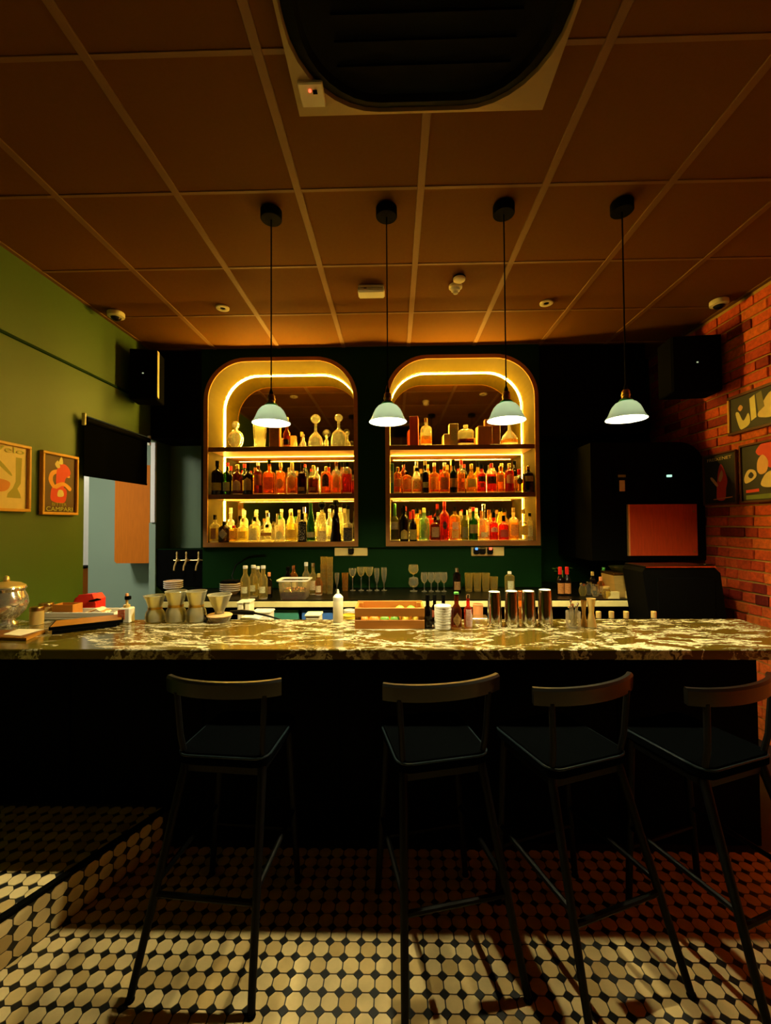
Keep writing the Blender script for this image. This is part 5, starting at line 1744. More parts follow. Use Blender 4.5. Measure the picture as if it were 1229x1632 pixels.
for u, lab in ((892.5, 'dark bottle with tan label nearer the shakers, back counter'), (903.5, 'dark bottle with tan label farther from the shakers, back counter')):
    Y = 3.50
    bottle('bottle', lab, 'bottle', (bc(u, Y), Y, HC), 'wine', 5.6 * Y / F, zc(926, Y), zc(905, Y), 'dark', 'red_cap', 0.06, [('rect', 5.0 * Y / F, 0.012, zc(930, Y), 'orange')], group=GL)
t = thing('herb_sprig', 'sprig of green herbs standing behind the tan labelled bottles', 'herbs', (bc(898, 3.56), 3.58, HC))
hb_ = MB()
for k in range(12):
    q = k * 0.9
    r = 0.05 + 0.02 * (k % 3)
    c = (r * math.cos(q), r * 0.4 * math.sin(q), 0.185 + 0.008 * (k % 4))
    hb_.add([(c[0] - 0.016, c[1], c[2]), (c[0], c[1] - 0.008, c[2] + 0.006), (c[0] + 0.018, c[1], c[2] - 0.003), (c[0], c[1] + 0.008, c[2] + 0.004)], [(0, 1, 2, 3)])
tag(hb_.obj('leaves', 'leaf', t), kind='stuff')
MB().tube([(0, 0, 0), (0, 0, 0.19)], 0.004, 6).obj('stem', 'leaf', t)
MB().lathe([(0.025, 0.0), (0.03, 0.05), (0.028, 0.08)], 14, ct=False).obj('pot', 'black_gloss', t)
GJ = 'small jars beside the gold hopper'
for u, Y, R, vt, gl, cap, lab in ((928, 3.46, 0.030, 931, 'straw', 'steel', 'clear jar with silver lid nearest the tan labelled bottles'), (938, 3.50, 0.028, 929, 'clear', 'steel', 'second clear jar with silver lid beside the hopper'), (948, 3.44, 0.032, 932, 'pale', 'steel', 'pale jar with silver lid beside the orange bottle'), (966, 3.335, 0.034, 936, 'straw', 'gold', 'round straw tinted jar in front of the hopper')):
    bottle('glass_jar', lab, 'jar', (bc(u, Y), Y, HC), 'globe', R, zc(vt, Y) * 0.8, zc(vt, Y), gl, cap, 0.016, (), group=GJ, rn=R * 0.66)
for u, Y, vt, gl, cap, lab in ((944, 3.60, 913, 'dark', 'gold', 'black bottle with gold cap behind the small jars'), (957, 3.52, 921, 'orange', 'terracotta', 'orange bottle between the small jars'), (962, 3.62, 906, 'dkgreen', 'green_cap', 'slim dark green bottle behind the orange bottle')):
    bottle('bottle', lab, 'bottle', (bc(u, Y), Y, HC), 'wine', 0.027, zc(vt, Y) * 0.6, zc(vt, Y), gl, cap, 0.03, [('rect', 0.02, 0.02, 0.07, 'tan')])

# ------------------------------------------------------------------ things on the bar top
def bar(u, v):
    return at_z(u, v, HB)


def px_at(p):
    return p.y / F


# chrome urn
p = bar(-2, 1000)
p.x, p.y = -2.152, 2.29
t = thing('chrome_urn', 'shiny chrome urn with domed lid and ball knob at the green wall end', 'urn', (p.x, p.y, HB))
s = p.y / F
q = 0.77 * s
MB().lathe([(20 * q, 0), (21 * q, 3 * s), (15 * q, 9 * s), (24 * q, 14 * s), (34 * q, 24 * s), (38 * q, 36 * s), (36 * q, 46 * s), (31 * q, 55 * s), (35 * q, 60 * s), (34 * q, 62 * s)], 32).obj('body', 'urn_metal', t, smooth=True)
MB().lathe([(33 * q, 61 * s), (32 * q, 64 * s), (24 * q, 68 * s), (12 * q, 70 * s), (7 * q, 71 * s)], 28).obj('lid', 'gold', t, smooth=True)
MB().lathe([(3 * q, 70 * s), (6 * q, 73 * s), (5 * q, 78 * s), (2 * q, 80 * s)], 14).obj('knob', 'gold', t, smooth=True)
MB().lathe([(15 * q, 0), (17 * q, 1.5 * s), (15 * q, 3 * s)], 20).obj('badge', 'black', t, (0.0, -28.6 * s, 36 * s)).rotation_euler = (PI / 2, 0, 0)
for u0, u1, v0, v1, lab in ((49, 68, 967, 995, 'gold tin in front of the other tin beside the urn'), (64, 84, 961, 985, 'second gold tin behind the first tin beside the urn')):
    p = bar((u0 + u1) / 2, v1)
    s = px_at(p)
    R, h = (u1 - u0) / 2 * s, (v1 - v0) * s
    t = thing('metal_tin', lab, 'tin', tuple(p), 0, 'gold tins beside the urn')
    MB().lathe([(R, 0), (R, h * 0.8)], 24).obj('body', 'gold', t, smooth=True)
    MB().lathe([(R * 1.02, h * 0.78), (R * 1.02, h * 0.96), (R * 0.97, h)], 24).obj('lid', 'brass', t, smooth=True)
# pale tray with cloth, wooden box, red bag
a = bar(130, 987)
s = px_at(a)
hw = 57 * s
t = thing('serving_tray', 'pale shallow serving tray with thick rim behind the black boards', 'tray', (a.x, a.y + 0.07, HB))
MB().box(-hw, hw, -0.09, 0.05, 0.0, 0.012, ch=0.003).obj('base', 'white_plastic', t)
for x0, x1, y0, y1 in ((-hw, hw, -0.09, -0.078), (-hw, hw, 0.038, 0.05), (-hw, -hw + 0.012, -0.078, 0.038), (hw - 0.012, hw, -0.078, 0.038)):
    MB().box(x0, x1, y0, y1, 0.012, 0.042, ch=0.003).obj('rim', 'white_plastic', t)
ty = a.y + 0.07
p = at_y(114, 968, ty)
t = thing('wooden_box', 'open light wooden box standing on the pale tray', 'box', (p.x, ty - 0.03, HB + 0.0142))
hw2, h = 17 * s, 0.070
for x0, x1, y0, y1 in ((-hw2, hw2, -0.04, -0.034), (-hw2, hw2, 0.034, 0.04), (-hw2, -hw2 + 0.006, -0.034, 0.034), (hw2 - 0.006, hw2, -0.034, 0.034)):
    MB().box(x0, x1, y0, y1, 0, h, ch=0.001).obj('side', 'crate_wood', t)
MB().box(-hw2, hw2, -0.04, 0.04, 0, 0.005).obj('base', 'crate_wood', t)
p = at_y(146, 968, ty + 0.14)
t = thing('red_bag', 'bright red folded bag with black strap standing behind the tray', 'bag', (p.x, ty + 0.13, HB))
P2 = [(-0.085, 0.0), (0.068, 0.0), (0.070, 0.085), (0.045, 0.118), (-0.030, 0.112), (-0.062, 0.095), (-0.078, 0.05)]
MB().prism(P2, -0.05, 0.04).obj('body', 'red_bag', t)
MB().prism([(-0.068, 0.055), (0.074, 0.062), (0.050, 0.122), (-0.034, 0.117)], -0.056, -0.050).obj('flap', 'red_bag', t)
MB().tube([(0.035, -0.060, 0.078), (0.060, -0.062, 0.082), (0.082, -0.055, 0.088), (0.100, -0.045, 0.086)], 0.007, 8, taper=[0.6, 1, 1.2, 0.5]).obj('strap', 'black', t, smooth=True)
t = thing('napkin', 'crumpled orange and cream napkin lying on the pale tray', 'napkin', (at_y(160, 975, ty).x, ty - 0.02, HB + 0.012))
nv, nf = [], []
rr = random.Random(5)
for i in range(9):
    for j in range(7):
        nv.append(((i - 4) * 0.017, (j - 3) * 0.013, 0.012 + 0.028 * math.exp(-((i - 4.5) ** 2) / 6) + rr.uniform(0, 0.010)))
for i in range(8):
    for j in range(6):
        k = i * 7 + j
        nf.append((k, k + 1, k + 8, k + 7))
nm_ = MB().add(nv, nf)
nm_.mi = [1 if (k // 6) % 4 == 2 else 0 for k in range(len(nf))]
nm_.obj('cloth', ['paper', 'terracotta'], t, smooth=True)
# dropper bottle
p = bar(202, 992)
s = px_at(p)
t = thing('pump_bottle', 'small white pump bottle with red label and black pump', 'bottle', tuple(p))
MB().box(-9.5 * s, 9.5 * s, -0.026, 0.026, 0, 24 * s, ch=0.006).obj('body', 'white_plastic', t)
MB().box(-9.7 * s, 1.5 * s, -0.0275, -0.026, 6 * s, 21 * s).obj('label', 'l_redwhite', t)
MB().lathe([(5 * s, 24 * s), (5 * s, 28 * s), (2 * s, 29 * s), (2 * s, 37 * s)], 12).obj('collar', 'gold', t)
MB().box(-2.5 * s, 6 * s, -0.010, 0.010, 36 * s, 42 * s, ch=0.003).obj('pump_head', 'black', t)
MB().lathe([(2.5 * s, 42 * s), (2.2 * s, 46 * s)], 8).obj('pump_top', 'terracotta', t)
# black boards and paper at the corner
def board(name, lab, cat, pts, z0, z1, m, edge=None):
    cx = sum(q[0] for q in pts) / len(pts)
    cy = sum(q[1] for q in pts) / len(pts)
    t = thing(name, lab, cat, (cx, cy, z0))
    MB().slab([(x - cx, y - cy) for x, y in pts], 0, z1 - z0).obj('board' if cat != 'paper' else 'sheet', m, t)
    return t, cx, cy


zt = HB + 0.034
q = [at_z(u, v, zt) for u, v in ((77, 1001), (192, 990), (198, 986), (120, 990), (84, 994))]
q = [at_z(80, 1000, zt), at_z(196, 987.5, zt)]
d = (q[1] - q[0])
nrm = Vector((-d.y, d.x, 0)).normalized()
if nrm.y < 0:
    nrm = -nrm
nrm2 = nrm * 0.17
t, cx, cy = board('menu_board', 'thick black menu board lying on the bar near the urn', 'menu', [tuple((q[0] - d * 0.02)[:2]), tuple(q[1][:2]), tuple((q[1] + nrm2)[:2]), tuple((q[0] + nrm2)[:2])], HB + 0.018, HB + 0.034, 'black')
MB().slab([(x * 0.96, y * 0.96) for x, y in [((q[0] - d * 0.02).x - cx, (q[0] - d * 0.02).y - cy), (q[1].x - cx, q[1].y - cy), ((q[1] + nrm2).x - cx, (q[1] + nrm2).y - cy), ((q[0] + nrm2).x - cx, (q[0] + nrm2).y - cy)]], 0.016, 0.0175).obj('cover', 'trim_wood', t)
t, cx, cy = board('menu_board', 'lower black menu board under the thick one', 'menu', [tuple((q[0] + d * 0.03 - nrm * 0.02)[:2]), tuple((q[1] - d * 0.10 - nrm * 0.01)[:2]), tuple((q[1] + nrm2)[:2]), tuple((q[0] + nrm2)[:2])], HB + 0.001, HB + 0.0175, 'black')
MB().slab([(-0.02, -0.03), (0.05, -0.03), (0.05, 0.03), (-0.02, 0.03)], 0.0005, 0.016).obj('spine', 'black', t)
zb_ = HB + 0.014
q2 = [at_z(u, v, zb_) for u, v in ((-40, 1014), (42, 1017), (72, 1004), (-20, 1004))]
t, cx, cy = board('wooden_board', 'thin orange brown board under the paper sheet by the urn', 'board', [tuple(x[:2]) for x in q2], HB + 0.001, zb_, 'trim_wood')
MB().slab([((x.x - cx) * 0.9, (x.y - cy) * 0.9) for x in q2], 0.013, 0.0145).obj('inlay', 'shelf_wood', t)
zb_ = HB + 0.0165
q2 = [at_z(u, v, zb_) for u, v in ((5, 1011), (32, 1013), (70, 1003), (30, 1002))]
t, cx, cy = board('paper_sheet', 'cream paper sheet on the orange brown board', 'paper', [tuple(x[:2]) for x in q2], HB + 0.0156, zb_, 'paper')

# glass coffee carafes
def carafe(lab, u0, u1, v0, v1, spout=False):
    p = bar((u0 + u1) / 2, v1)
    s = px_at(p)
    R, h = (u1 - u0) / 2 * s, (v1 - v0) * s
    t = thing('glass_carafe', lab, 'carafe', tuple(p), 0, 'glass carafes on the bar')
    pr = [(R * 0.80, 0), (R * 0.94, 0.006), (R * 0.97, h * 0.22), (R * 0.90, h * 0.38), (R * 0.66, h * 0.50), (R * 0.64, h * 0.55), (R * 0.80, h * 0.75), (R * 1.0, h)]
    inn = [(r - 0.003, z + 0.002) for r, z in pr[1:]][::-1]
    o = MB().lathe(pr + inn, 28, ct=False).obj('body', 'g_carafe', t, smooth=True)
    MB().lathe([(R * 0.995, h - 0.003), (R * 1.02, h), (R * 0.995, h + 0.003), (R * 0.97, h)], 28, cb=False, ct=False).obj('rim', 'g_frost', t, smooth=True)
    MB().lathe([(R * 0.69, h * 0.48), (R * 0.72, h * 0.525), (R * 0.69, h * 0.57)], 24, cb=False, ct=False).obj('neck_band', 'g_gold', t, smooth=True)
    if spout:
        MB().add([(-R * 0.9, -0.02, h * 0.86), (-R * 0.9, 0.02, h * 0.86), (-R * 1.35, 0, h * 1.0), (-R * 0.95, 0.025, h), (-R * 0.95, -0.025, h)], [(0, 1, 2), (1, 3, 2), (4, 0, 2)]).obj('spout', 'g_carafe', t)
    return t


carafe('glass carafe with pouring spout, first from the pump bottle', 232, 262, 949.5, 991, True)
carafe('tall hourglass carafe, second from the pump bottle', 264, 296.5, 942.5, 991)
carafe('tall hourglass carafe, third from the pump bottle', 297, 329, 942.5, 991)
p = bar(350, 990)
s = px_at(p)
t = thing('coffee_dripper', 'clear ribbed coffee dripper cone on a brown saucer', 'dripper', tuple(p))
MB().lathe([(15 * s, 0.0), (17 * s, 4 * s), (19 * s, 9 * s), (17 * s, 11 * s)], 24).obj('stand', 'g_frost', t, smooth=True)
MB().lathe([(19 * s, 8 * s), (20 * s, 9.5 * s), (18 * s, 11 * s), (8 * s, 12 * s)], 24).obj('saucer', 'cork', t, smooth=True)
MB().lathe([(7 * s, 12 * s), (7.5 * s, 17 * s), (12 * s, 27 * s), (18.5 * s, 42 * s), (17.5 * s, 42 * s), (11 * s, 28 * s), (5 * s, 16 * s)], 24, ct=False).obj('cone', 'g_carafe', t, smooth=True)
MB().lathe([(18.2 * s, 41 * s), (19 * s, 42 * s), (18.2 * s, 43 * s), (17 * s, 42 * s)], 24, cb=False, ct=False).obj('rim', 'g_frost', t, smooth=True)
p = bar(329, 990)
t = thing('tape_roll', 'dark round tape roll standing on its edge by the dripper', 'tape roll', (p.x, p.y - 0.02, HB + 0.022))
MB().lathe([(0.011, -0.01), (0.022, -0.01), (0.022, 0.01), (0.011, 0.01), (0.011, -0.01)], 20, cb=False, ct=False).obj('ring', 'black_gloss', t).rotation_euler = (PI / 2, 0, 0)
MB().lathe([(0.0085, -0.008), (0.011, -0.008), (0.011, 0.008), (0.0085, 0.008), (0.0085, -0.008)], 20, cb=False, ct=False).obj('core', 'cork', t).rotation_euler = (PI / 2, 0, 0)
p = bar(385, 989)
t = thing('serving_knife', 'black handled bar knife lying across the white tubs', 'knife', (p.x, 2.50, 0.985))
q0, q1, q2_, q3 = at_y(366, 976, 2.50), at_y(405, 977, 2.50), at_y(425, 981, 2.46), at_y(452, 989, 2.43)
MB().tube([tuple(x - Vector((p.x, 2.50, 0.985))) for x in (q0, (q0 + q1) / 2 + Vector((0, 0, 0.004)), q1)], 0.014, 10, taper=[0.7, 1.15, 0.9]).obj('handle', 'black_gloss', t, smooth=True)
MB().tube([tuple(x - Vector((p.x, 2.50, 0.985))) for x in (q1, q2_, q3)], 0.006, 8, taper=[1.2, 1, 0.6]).obj('blade', 'black_metal', t, smooth=True)
# tubs on the speed shelf behind the bar
GZ = 0.80
def speed(name, lab, cat, u0, u1, v0, Y, m, grp=None, round_=False):
    x = at_y((u0 + u1) / 2, 980, Y).x
    hw = (u1 - u0) / 2 * Y / F
    h = at_y(620, v0, Y).z - GZ
    t = thing(name, lab, cat, (x, Y, GZ), 0, grp)
    if round_:
        MB().lathe([(hw * 0.8, 0), (hw * 0.86, h * 0.1), (hw, h), (hw * 0.94, h), (hw * 0.8, h * 0.2), (0.002, h * 0.18)], 22, ct=False).obj('body', m, t, smooth=True)
        MB().lathe([(hw * 0.99, h - 0.004), (hw * 1.04, h), (hw * 0.96, h + 0.003)], 22, cb=False, ct=False).obj('rim', m, t, smooth=True)
    else:
        MB().box(-hw, hw, -0.045, 0.045, 0, h - 0.01, ch=0.006).obj('body', m, t)
        MB().box(-hw - 0.004, hw + 0.004, -0.049, 0.049, h - 0.012, h, ch=0.003).obj('lid', m, t)
    return t


GTB = 'white tubs behind the bar'
speed('plastic_tub', 'pale upright tub behind the bar below the water bottles', 'tub', 382, 391, 957, 2.72, 'cream', GTB)
speed('plastic_tub', 'second pale upright tub behind the bar below the water bottles', 'tub', 393.5, 402, 956, 2.72, 'cream', GTB)
speed('plastic_tub', 'low white tub behind the bar by the knife', 'tub', 388, 416, 982, 2.56, 'white_plastic', GTB)
speed('plastic_tub', 'wide pale tub behind the knife blade', 'tub', 406, 434, 972, 2.70, 'white_plastic', GTB)
speed('plastic_tub', 'small cream tub behind the bar between bins and squeeze bottle', 'tub', 489, 512, 977, 2.56, 'cream', GTB)
speed('mixing_bowl', 'white bowl behind the squeeze bottle', 'bowl', 548, 566, 972, 2.66, 'white_plastic', None, True)
speed('mixing_bowl', 'yellow bowl beside the squeeze bottle', 'bowl', 545, 569, 980, 2.52, 'lemon', None, True)
speed('bar_tray', 'pale steel tray behind the bar by the shakers', 'tray', 752, 776, 983, 2.52, 'steel')
for k, u in enumerate((954, 974.5, 998, 1042)):
    Y = 2.70
    x = at_y(u, 975, Y).x
    bottle('speed_rail_bottle', 'bottle with gold pourer in the speed rail, %s from the shakers' % ORD[k], 'bottle', (x, Y, GZ), 'wine', 0.034, 0.10, at_y(620, 973, Y).z - GZ - 0.01, 'dark', 'gold', 0.045, [('rect', 0.025, 0.02, 0.08, 'cream')], group='speed rail bottles')
Y = 2.62
bottle('bottle', 'tall orange bottle standing behind the second shaker gap', 'bottle', (at_y(829.5, 960, Y).x, Y, GZ), 'wine', 0.028, 0.20, at_y(829, 942, Y).z - GZ, 'orange', 'copper', 0.03, [('rect', 0.02, 0.03, 0.1, 'tan')])
t = speed('copper_mug', 'round copper mug behind the bitters bottles', 'mug', 754, 770, 964, 2.64, 'terracotta', None, True)
MB().tube([(0.03, 0, 0.14), (0.052, 0, 0.13), (0.052, 0, 0.09), (0.028, 0, 0.08)], 0.004, 8).obj('handle', 'copper', t, smooth=True)

# squeeze bottle
p = bar(539, 991)
s = px_at(p)
t = thing('squeeze_bottle', 'white squeeze bottle with pointed nozzle beside the wooden crate', 'bottle', tuple(p))
MB().lathe([(7.6 * s, 0), (8 * s, 1 * s), (8 * s, 33 * s), (7.6 * s, 35 * s)], 20).obj('body', 'cream', t, smooth=True)
MB().lathe([(6.9 * s, 1.2 * s), (7.0 * s, 20 * s)], 16).obj('sauce', 'white_plastic', t, smooth=True)
MB().lathe([(8 * s, 34 * s), (8 * s, 39 * s), (4.5 * s, 43 * s), (2.2 * s, 44 * s), (1.2 * s, 51 * s)], 18).obj('nozzle', 'white_plastic', t, smooth=True)

# wooden crate with fruit
pf0, pf1 = bar(565.5, 1003), bar(677, 1003)
s = px_at(pf0)
hw = (pf1.x - pf0.x) / 2
t = thing('wooden_crate', 'orange wooden slatted crate holding fruit on the bar', 'crate', ((pf0.x + pf1.x) / 2, pf0.y, HB))
h = 33 * s
dp = 0.19
MB().box(-hw, hw, 0, 0.010, 0, 14 * s, ch=0.0015).obj('slat', 'crate_wood', t)
MB().box(-hw, hw, 0, 0.010, 19.5 * s, h, ch=0.0015).obj('slat', 'crate_wood', t)
MB().box(-hw, hw, dp - 0.010, dp, 0, 14 * s, ch=0.0015).obj('slat', 'crate_wood', t)
MB().box(-hw, hw, dp - 0.010, dp, 19.5 * s, h + 0.004, ch=0.0015).obj('slat', 'crate_wood', t)
for x in (-hw, hw - 0.012):
    MB().box(x, x + 0.012, 0.0105, dp - 0.0105, 0, h, ch=0.0015).obj('end_board', 'crate_wood', t)
for x in (-hw + 0.0125, hw - 0.0325):
    for y in (0.0105, dp - 0.0305):
        MB().box(x, x + 0.02, y, y + 0.02, 0.002, h - 0.003).obj('corner_post', 'crate_wood', t)
MB().box(-hw + 0.012, hw - 0.012, 0.011, dp - 0.011, 0.0, 0.006).obj('base', 'crate_wood', t)
def fruit(name, lab, dx, dy, dz, r, m, grp, el=1.0):
    t2 = thing(name, lab, 'fruit', ((pf0.x + pf1.x) / 2 + dx, pf0.y + dy, HB + dz), 0, grp)
    pr = [(max(0.0008, r * math.sin(PI * k / 10)), -r * math.cos(PI * k / 10)) for k in range(11)]
    o = MB().lathe(pr, 16).obj('body', m, t2, smooth=True)
    o.rotation_euler = (0, PI / 2 * 0.9, dx * 9)
    o.scale = (1, 1, el)
    st = MB().lathe([(0.004, 0), (0.003, 0.003)], 6).obj('stem_end', 'leaf', t2, (0, 0, r * 0.97))
lx = [-0.140 + 0.056 * k for k in range(6)]
mm = [('orange', 'orange', 'orange'), ('orange', 'orange', 'orange'), ('lime', 'lime', 'lime'), ('lime', 'lime', 'lime'), ('lemon', 'lemon', 'lemon'), ('lemon', 'lemon', 'lemon')]
for k, (m, kind, _) in enumerate(mm):
    fruit(kind, '%s in the bottom layer of the crate, %s from its squeeze bottle end' % (kind, ORD[k]), lx[k], 0.062, 0.0345, 0.0265, m, 'fruit in the crate')
fruit('lemon', 'pale lemon on top of the fruit at the crate end', 0.055, 0.064, 0.084, 0.0275, 'lemon', 'fruit in the crate')
fruit('lime', 'dark lime on top of the fruit in the crate corner', 0.113, 0.064, 0.084, 0.0275, 'lime', 'fruit in the crate')

# bitters bottles and coasters
def bitters(lab, u, v1, vt, hw, gl, cap, caph, labs, kind='wine', sh=0.5):
    p = bar(u, v1)
    s = px_at(p)
    H = (v1 - vt) * s
    bottle('bitters_bottle', lab, 'bottle', tuple(p), kind, hw * s, H * sh, H, gl, cap, caph * s, [(sp, a * s, (v1 - b0) * s, (v1 - b1) * s, m) for sp, a, b0, b1, m in labs], group='bitters bottles on the bar')
    return p


bitters('black bitters bottle touching the crate', 682, 1001, 949, 7.0, 'dark', 'black', 9, [])
bitters('black bitters bottle with pink label behind the coasters', 693, 995, 949, 6.2, 'dark', 'black', 9, [('rect', 4.5, 983, 972, 'rust')])
bitters('black slim bottle behind the coaster stack', 707, 994, 949, 6.4, 'dark', 'black', 9, [('rect', 4.5, 984, 974, 'brown')])
bitters('dark brown bottle with diamond label beside the coasters', 728, 1002, 945, 8.0, 'brown', 'green_cap', 3, [('diamond', 7, 998, 976, 'tan')])
bitters('small bottle with white label and red neck next to the brown bottle', 746.5, 1001, 949, 6.4, 'red', 'steel', 5, [('rect', 6, 998, 971, 'white')], 'round', 0.56)
p = bar(708, 1005)
s = px_at(p)
for k in range(9):
    t = thing('coaster', 'round white coaster, %s from the bar up in the stack' % ORD[k], 'coaster', (p.x + random.uniform(-0.0012, 0.0012), p.y + 13.5 * s, HB + k * 4.15 * s), 0, 'white coasters in a stack')
    MB().lathe([(13.4 * s, 0), (13.8 * s, 0.6 * s), (13.8 * s, 3.2 * s), (13.4 * s, 3.9 * s)], 26).obj('disc', 'white_plastic', t)
    MB().lathe([(11 * s, 3.88 * s), (11 * s, 4.0 * s)], 22).obj('inlay', 'paper', t)

# shaker tins, mouth down
for k, (u, vt, v1, lab) in enumerate(((788.5, 944, 998, 'steel shaker tin standing mouth down, first after the bitters bottles'), (816, 943, 998, 'steel shaker tin standing mouth down, second after the bitters bottles'),
                                      (843, 943, 998, 'steel shaker tin standing mouth down, third after the bitters bottles'), (869.5, 941, 998, 'steel shaker tin standing mouth down, last before the tool jar'))):
    p = bar(u, v1)
    s = px_at(p)
    H = (v1 - vt) * s
    t = thing('shaker_tin', lab, 'shaker', tuple(p), 0, 'steel shaker tins')
    MB().lathe([(11.6 * s, 0), (11.8 * s, 0.8 * s), (11.2 * s, 10 * s), (9.6 * s, H - 3 * s), (8.8 * s, H - 0.5 * s)], 32, ct=False).obj('body', 'chrome', t, smooth=True)
    MB().lathe([(8.9 * s, H - 1.2 * s), (8.7 * s, H), (7.8 * s, H + 0.3 * s), (7.2 * s, H - 0.6 * s)], 28).obj('base_cap', 'white', t, smooth=True)
# jar of bar tools, jiggers
p = bar(914, 1001)
s = px_at(p)
t = thing('tool_jar', 'glass jar packed with small steel bar tools', 'jar', tuple(p))
MB().lathe([(10.5 * s, 0), (11 * s, 2 * s), (11 * s, 26 * s), (10 * s, 26 * s), (9.5 * s, 3 * s), (0.001, 2.5 * s)], 22, ct=False).obj('glass', 'g_clear', t, smooth=True)
rr = random.Random(8)
for k in range(8):
    x, y = rr.uniform(-6, 6) * s, rr.uniform(-5, 5) * s
    tool = MB().tube([(x * 0.5, y * 0.5, 3 * s), (x, y, (34 + rr.uniform(-4, 8)) * s)], 1.0 * s, 8)
    o = tool.obj('bar_tool', 'steel', t, smooth=True)
    top_ = tool.v[-4]
    MB().lathe([(0.3 * s, -2.5 * s), (2.4 * s, 0), (0.3 * s, 2.5 * s)], 10).obj('tool_end', 'chrome' if k % 3 else 'copper', o, (x, y, top_[2]), smooth=True)
for u, vt, v1, hw, m, lab in ((931, 958, 999, 5, 'brass', 'slim brass jiggers standing beside the tool jar'), (943, 955, 999.5, 7.5, 'gold', 'gold double jigger at the brick wall end of the bar')):
    p = bar(u, v1)
    s = px_at(p)
    H = (v1 - vt) * s
    t = thing('jigger', lab, 'jigger', tuple(p), 0, 'jiggers')
    MB().lathe([(hw * 0.9 * s, 0), (hw * s, 0.5 * s), (hw * 0.5 * s, H * 0.50), (hw * 0.55 * s, H * 0.55)], 22, ct=False).obj('lower_cup', m, t, smooth=True)
    MB().lathe([(hw * 0.5 * s, H * 0.52), (hw * 0.9 * s, H), (hw * 0.8 * s, H), (hw * 0.4 * s, H * 0.56)], 22, ct=False).obj('upper_cup', m, t, smooth=True)

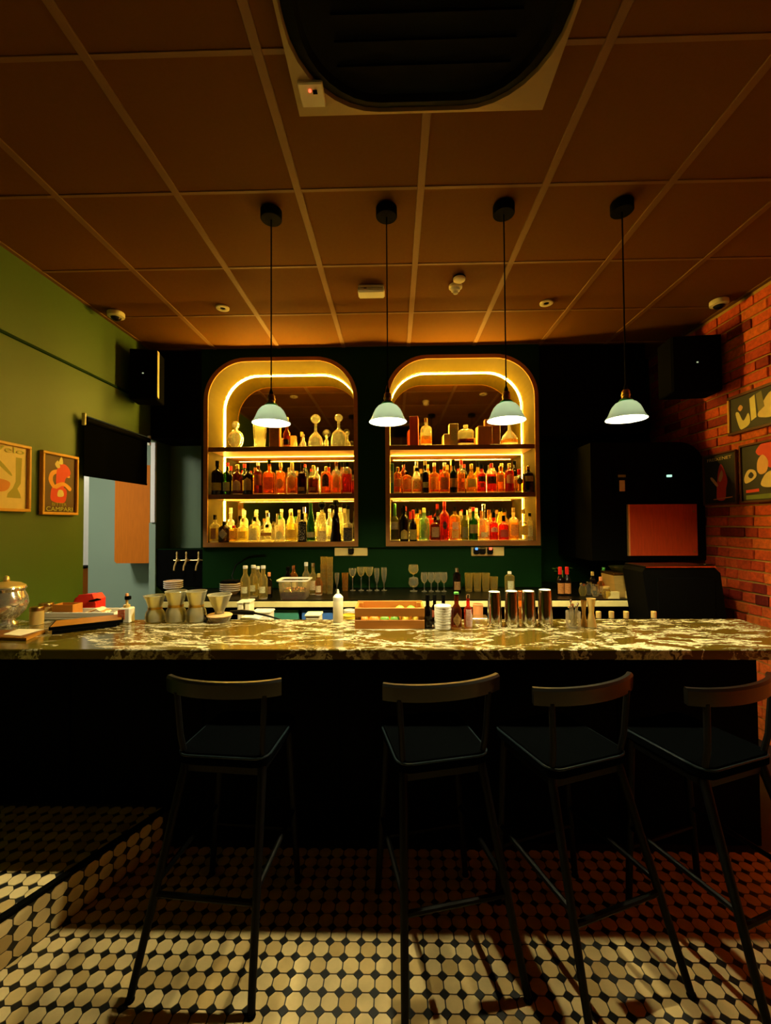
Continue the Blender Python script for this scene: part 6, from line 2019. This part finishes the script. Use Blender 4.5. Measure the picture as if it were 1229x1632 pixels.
# ------------------------------------------------------------------ bar stools
def make_stool(label, loc, rz):
    t = thing('bar_stool', label, 'bar stool', loc, rz, 'black bar stools')
    hs = 0.650
    seat = MB()
    rs = []
    for k, z in ((0.94, 0.0), (1.0, 0.010), (1.0, 0.034), (0.95, 0.046), (0.70, 0.043)):
        rs.append([(x * k, y * k, hs + z) for x, y in rrect(0.178, 0.185, 0.05, 5)])
    seat.rings(rs).obj('seat', 'leather', t, smooth=True)
    pp = [(x, y, hs + 0.038) for x, y in rrect(0.176, 0.183, 0.05, 5)]
    MB().tube(pp + pp[:2], 0.004, 6, caps=False).obj('piping', 'piping', t, smooth=True)
    MB().box(-0.155, 0.155, -0.160, 0.160, hs - 0.035, hs, ch=0.004).obj('seat_frame', 'black_metal', t)
    tops = {(-1, -1): (-0.150, -0.150), (1, -1): (0.150, -0.150), (-1, 1): (-0.150, 0.140), (1, 1): (0.150, 0.140)}
    feet = {(-1, -1): (-0.205, -0.370), (1, -1): (0.205, -0.370), (-1, 1): (-0.195, 0.125), (1, 1): (0.195, 0.125)}
    for q in tops:
        (tx, ty), (fx, fy) = tops[q], feet[q]
        o = MB().tube([(tx, ty, hs - 0.002), (fx, fy, 0.004)], 0.0145, 10, taper=[1.1, 0.85]).obj('leg', 'black_metal', t, smooth=True)
        MB().lathe([(0.014, 0.0), (0.015, 0.003), (0.013, 0.012)], 12, cx=fx, cy=fy).obj('foot_cap', 'black', o)

    def at(q, z):
        k = (hs - z) / hs
        return (tops[q][0] + (feet[q][0] - tops[q][0]) * k, tops[q][1] + (feet[q][1] - tops[q][1]) * k, z)

    for a, b, z0, z1 in (((-1, -1), (1, -1), 0.265, 0.265), ((-1, 1), (1, 1), 0.22, 0.22), ((-1, -1), (-1, 1), 0.30, 0.30), ((1, -1), (1, 1), 0.30, 0.30)):
        MB().tube([at(a, z0), at(b, z1)], 0.010, 8).obj('stretcher', 'black_metal', t, smooth=True)
    # low curved back rail on two posts
    for sx in (-1, 1):
        MB().tube([(sx * 0.150, -0.150, hs - 0.004), (sx * 0.160, -0.172, hs + 0.11), (sx * 0.170, -0.180, hs + 0.27)], 0.011, 8).obj('back_post', 'black_metal', t, smooth=True)
    vs, fs = [], []
    m = 16
    for i in range(m + 1):
        a = -1.0 + 2.0 * i / m
        x, y = 0.222 * math.sin(a) / math.sin(1.0), -0.205 + 0.30 * (1 - math.cos(a)) * 0.42
        nx, ny = math.sin(a) * 0.5, -1.0
        l = math.hypot(nx, ny)
        nx, ny = nx / l, ny / l
        for (dd, z) in ((-0.011, hs + 0.262), (0.011, hs + 0.262), (0.013, hs + 0.312), (0.006, hs + 0.320), (-0.008, hs + 0.320), (-0.013, hs + 0.312)):
            vs.append((x + nx * dd, y + ny * dd, z))
    for i in range(m):
        for j in range(6):
            k = i * 6
            fs.append((k + j, k + (j + 1) % 6, k + 6 + (j + 1) % 6, k + 6 + j))
    fs += [tuple(range(6)), tuple(range(m * 6 + 5, m * 6 - 1, -1))]
    MB().add(vs, fs).obj('back_rail', 'rail', t, smooth=True)
    return t


MT['rail'] = mat('black_lacquered_rail', (0.002, 0.002, 0.0015), 0.30, vary=0.1, spec=0.5)


def stool_at(rx, ry, deg):
    # from the middle of the back rail to the stool centre
    a = math.radians(deg)
    return (rx - math.sin(a) * 0.19, ry + math.cos(a) * 0.19, 0.0026), a


loc, a = stool_at(-0.650, 1.545, -5)
st = make_stool('black bar stool with low curved back nearest the tiled platform', loc, a)
for (mx, my, dg), lab in (((0.180, 1.535, 13), 'black bar stool with low curved back, second from the tiled platform'), ((0.700, 1.525, 20), 'black bar stool with low curved back, third from the tiled platform'),
                          ((1.225, 1.525, 20), 'black bar stool with low curved back, last before the brick wall')):
    c = copy_tree(st)
    c.location, a = stool_at(mx, my, dg)
    c.rotation_euler.z = a
    c['label'] = lab

# rest everything a hair above what it stands on
for o in list(COL.objects):
    if o.parent is None and o.type == 'EMPTY' and any(abs(o.location.z - q) < 0.001 for q in (HB, HC, S1, S2, NZ0, GZ)) and not o.name.startswith('shelf_niche'):
        o.location.z += 0.0012
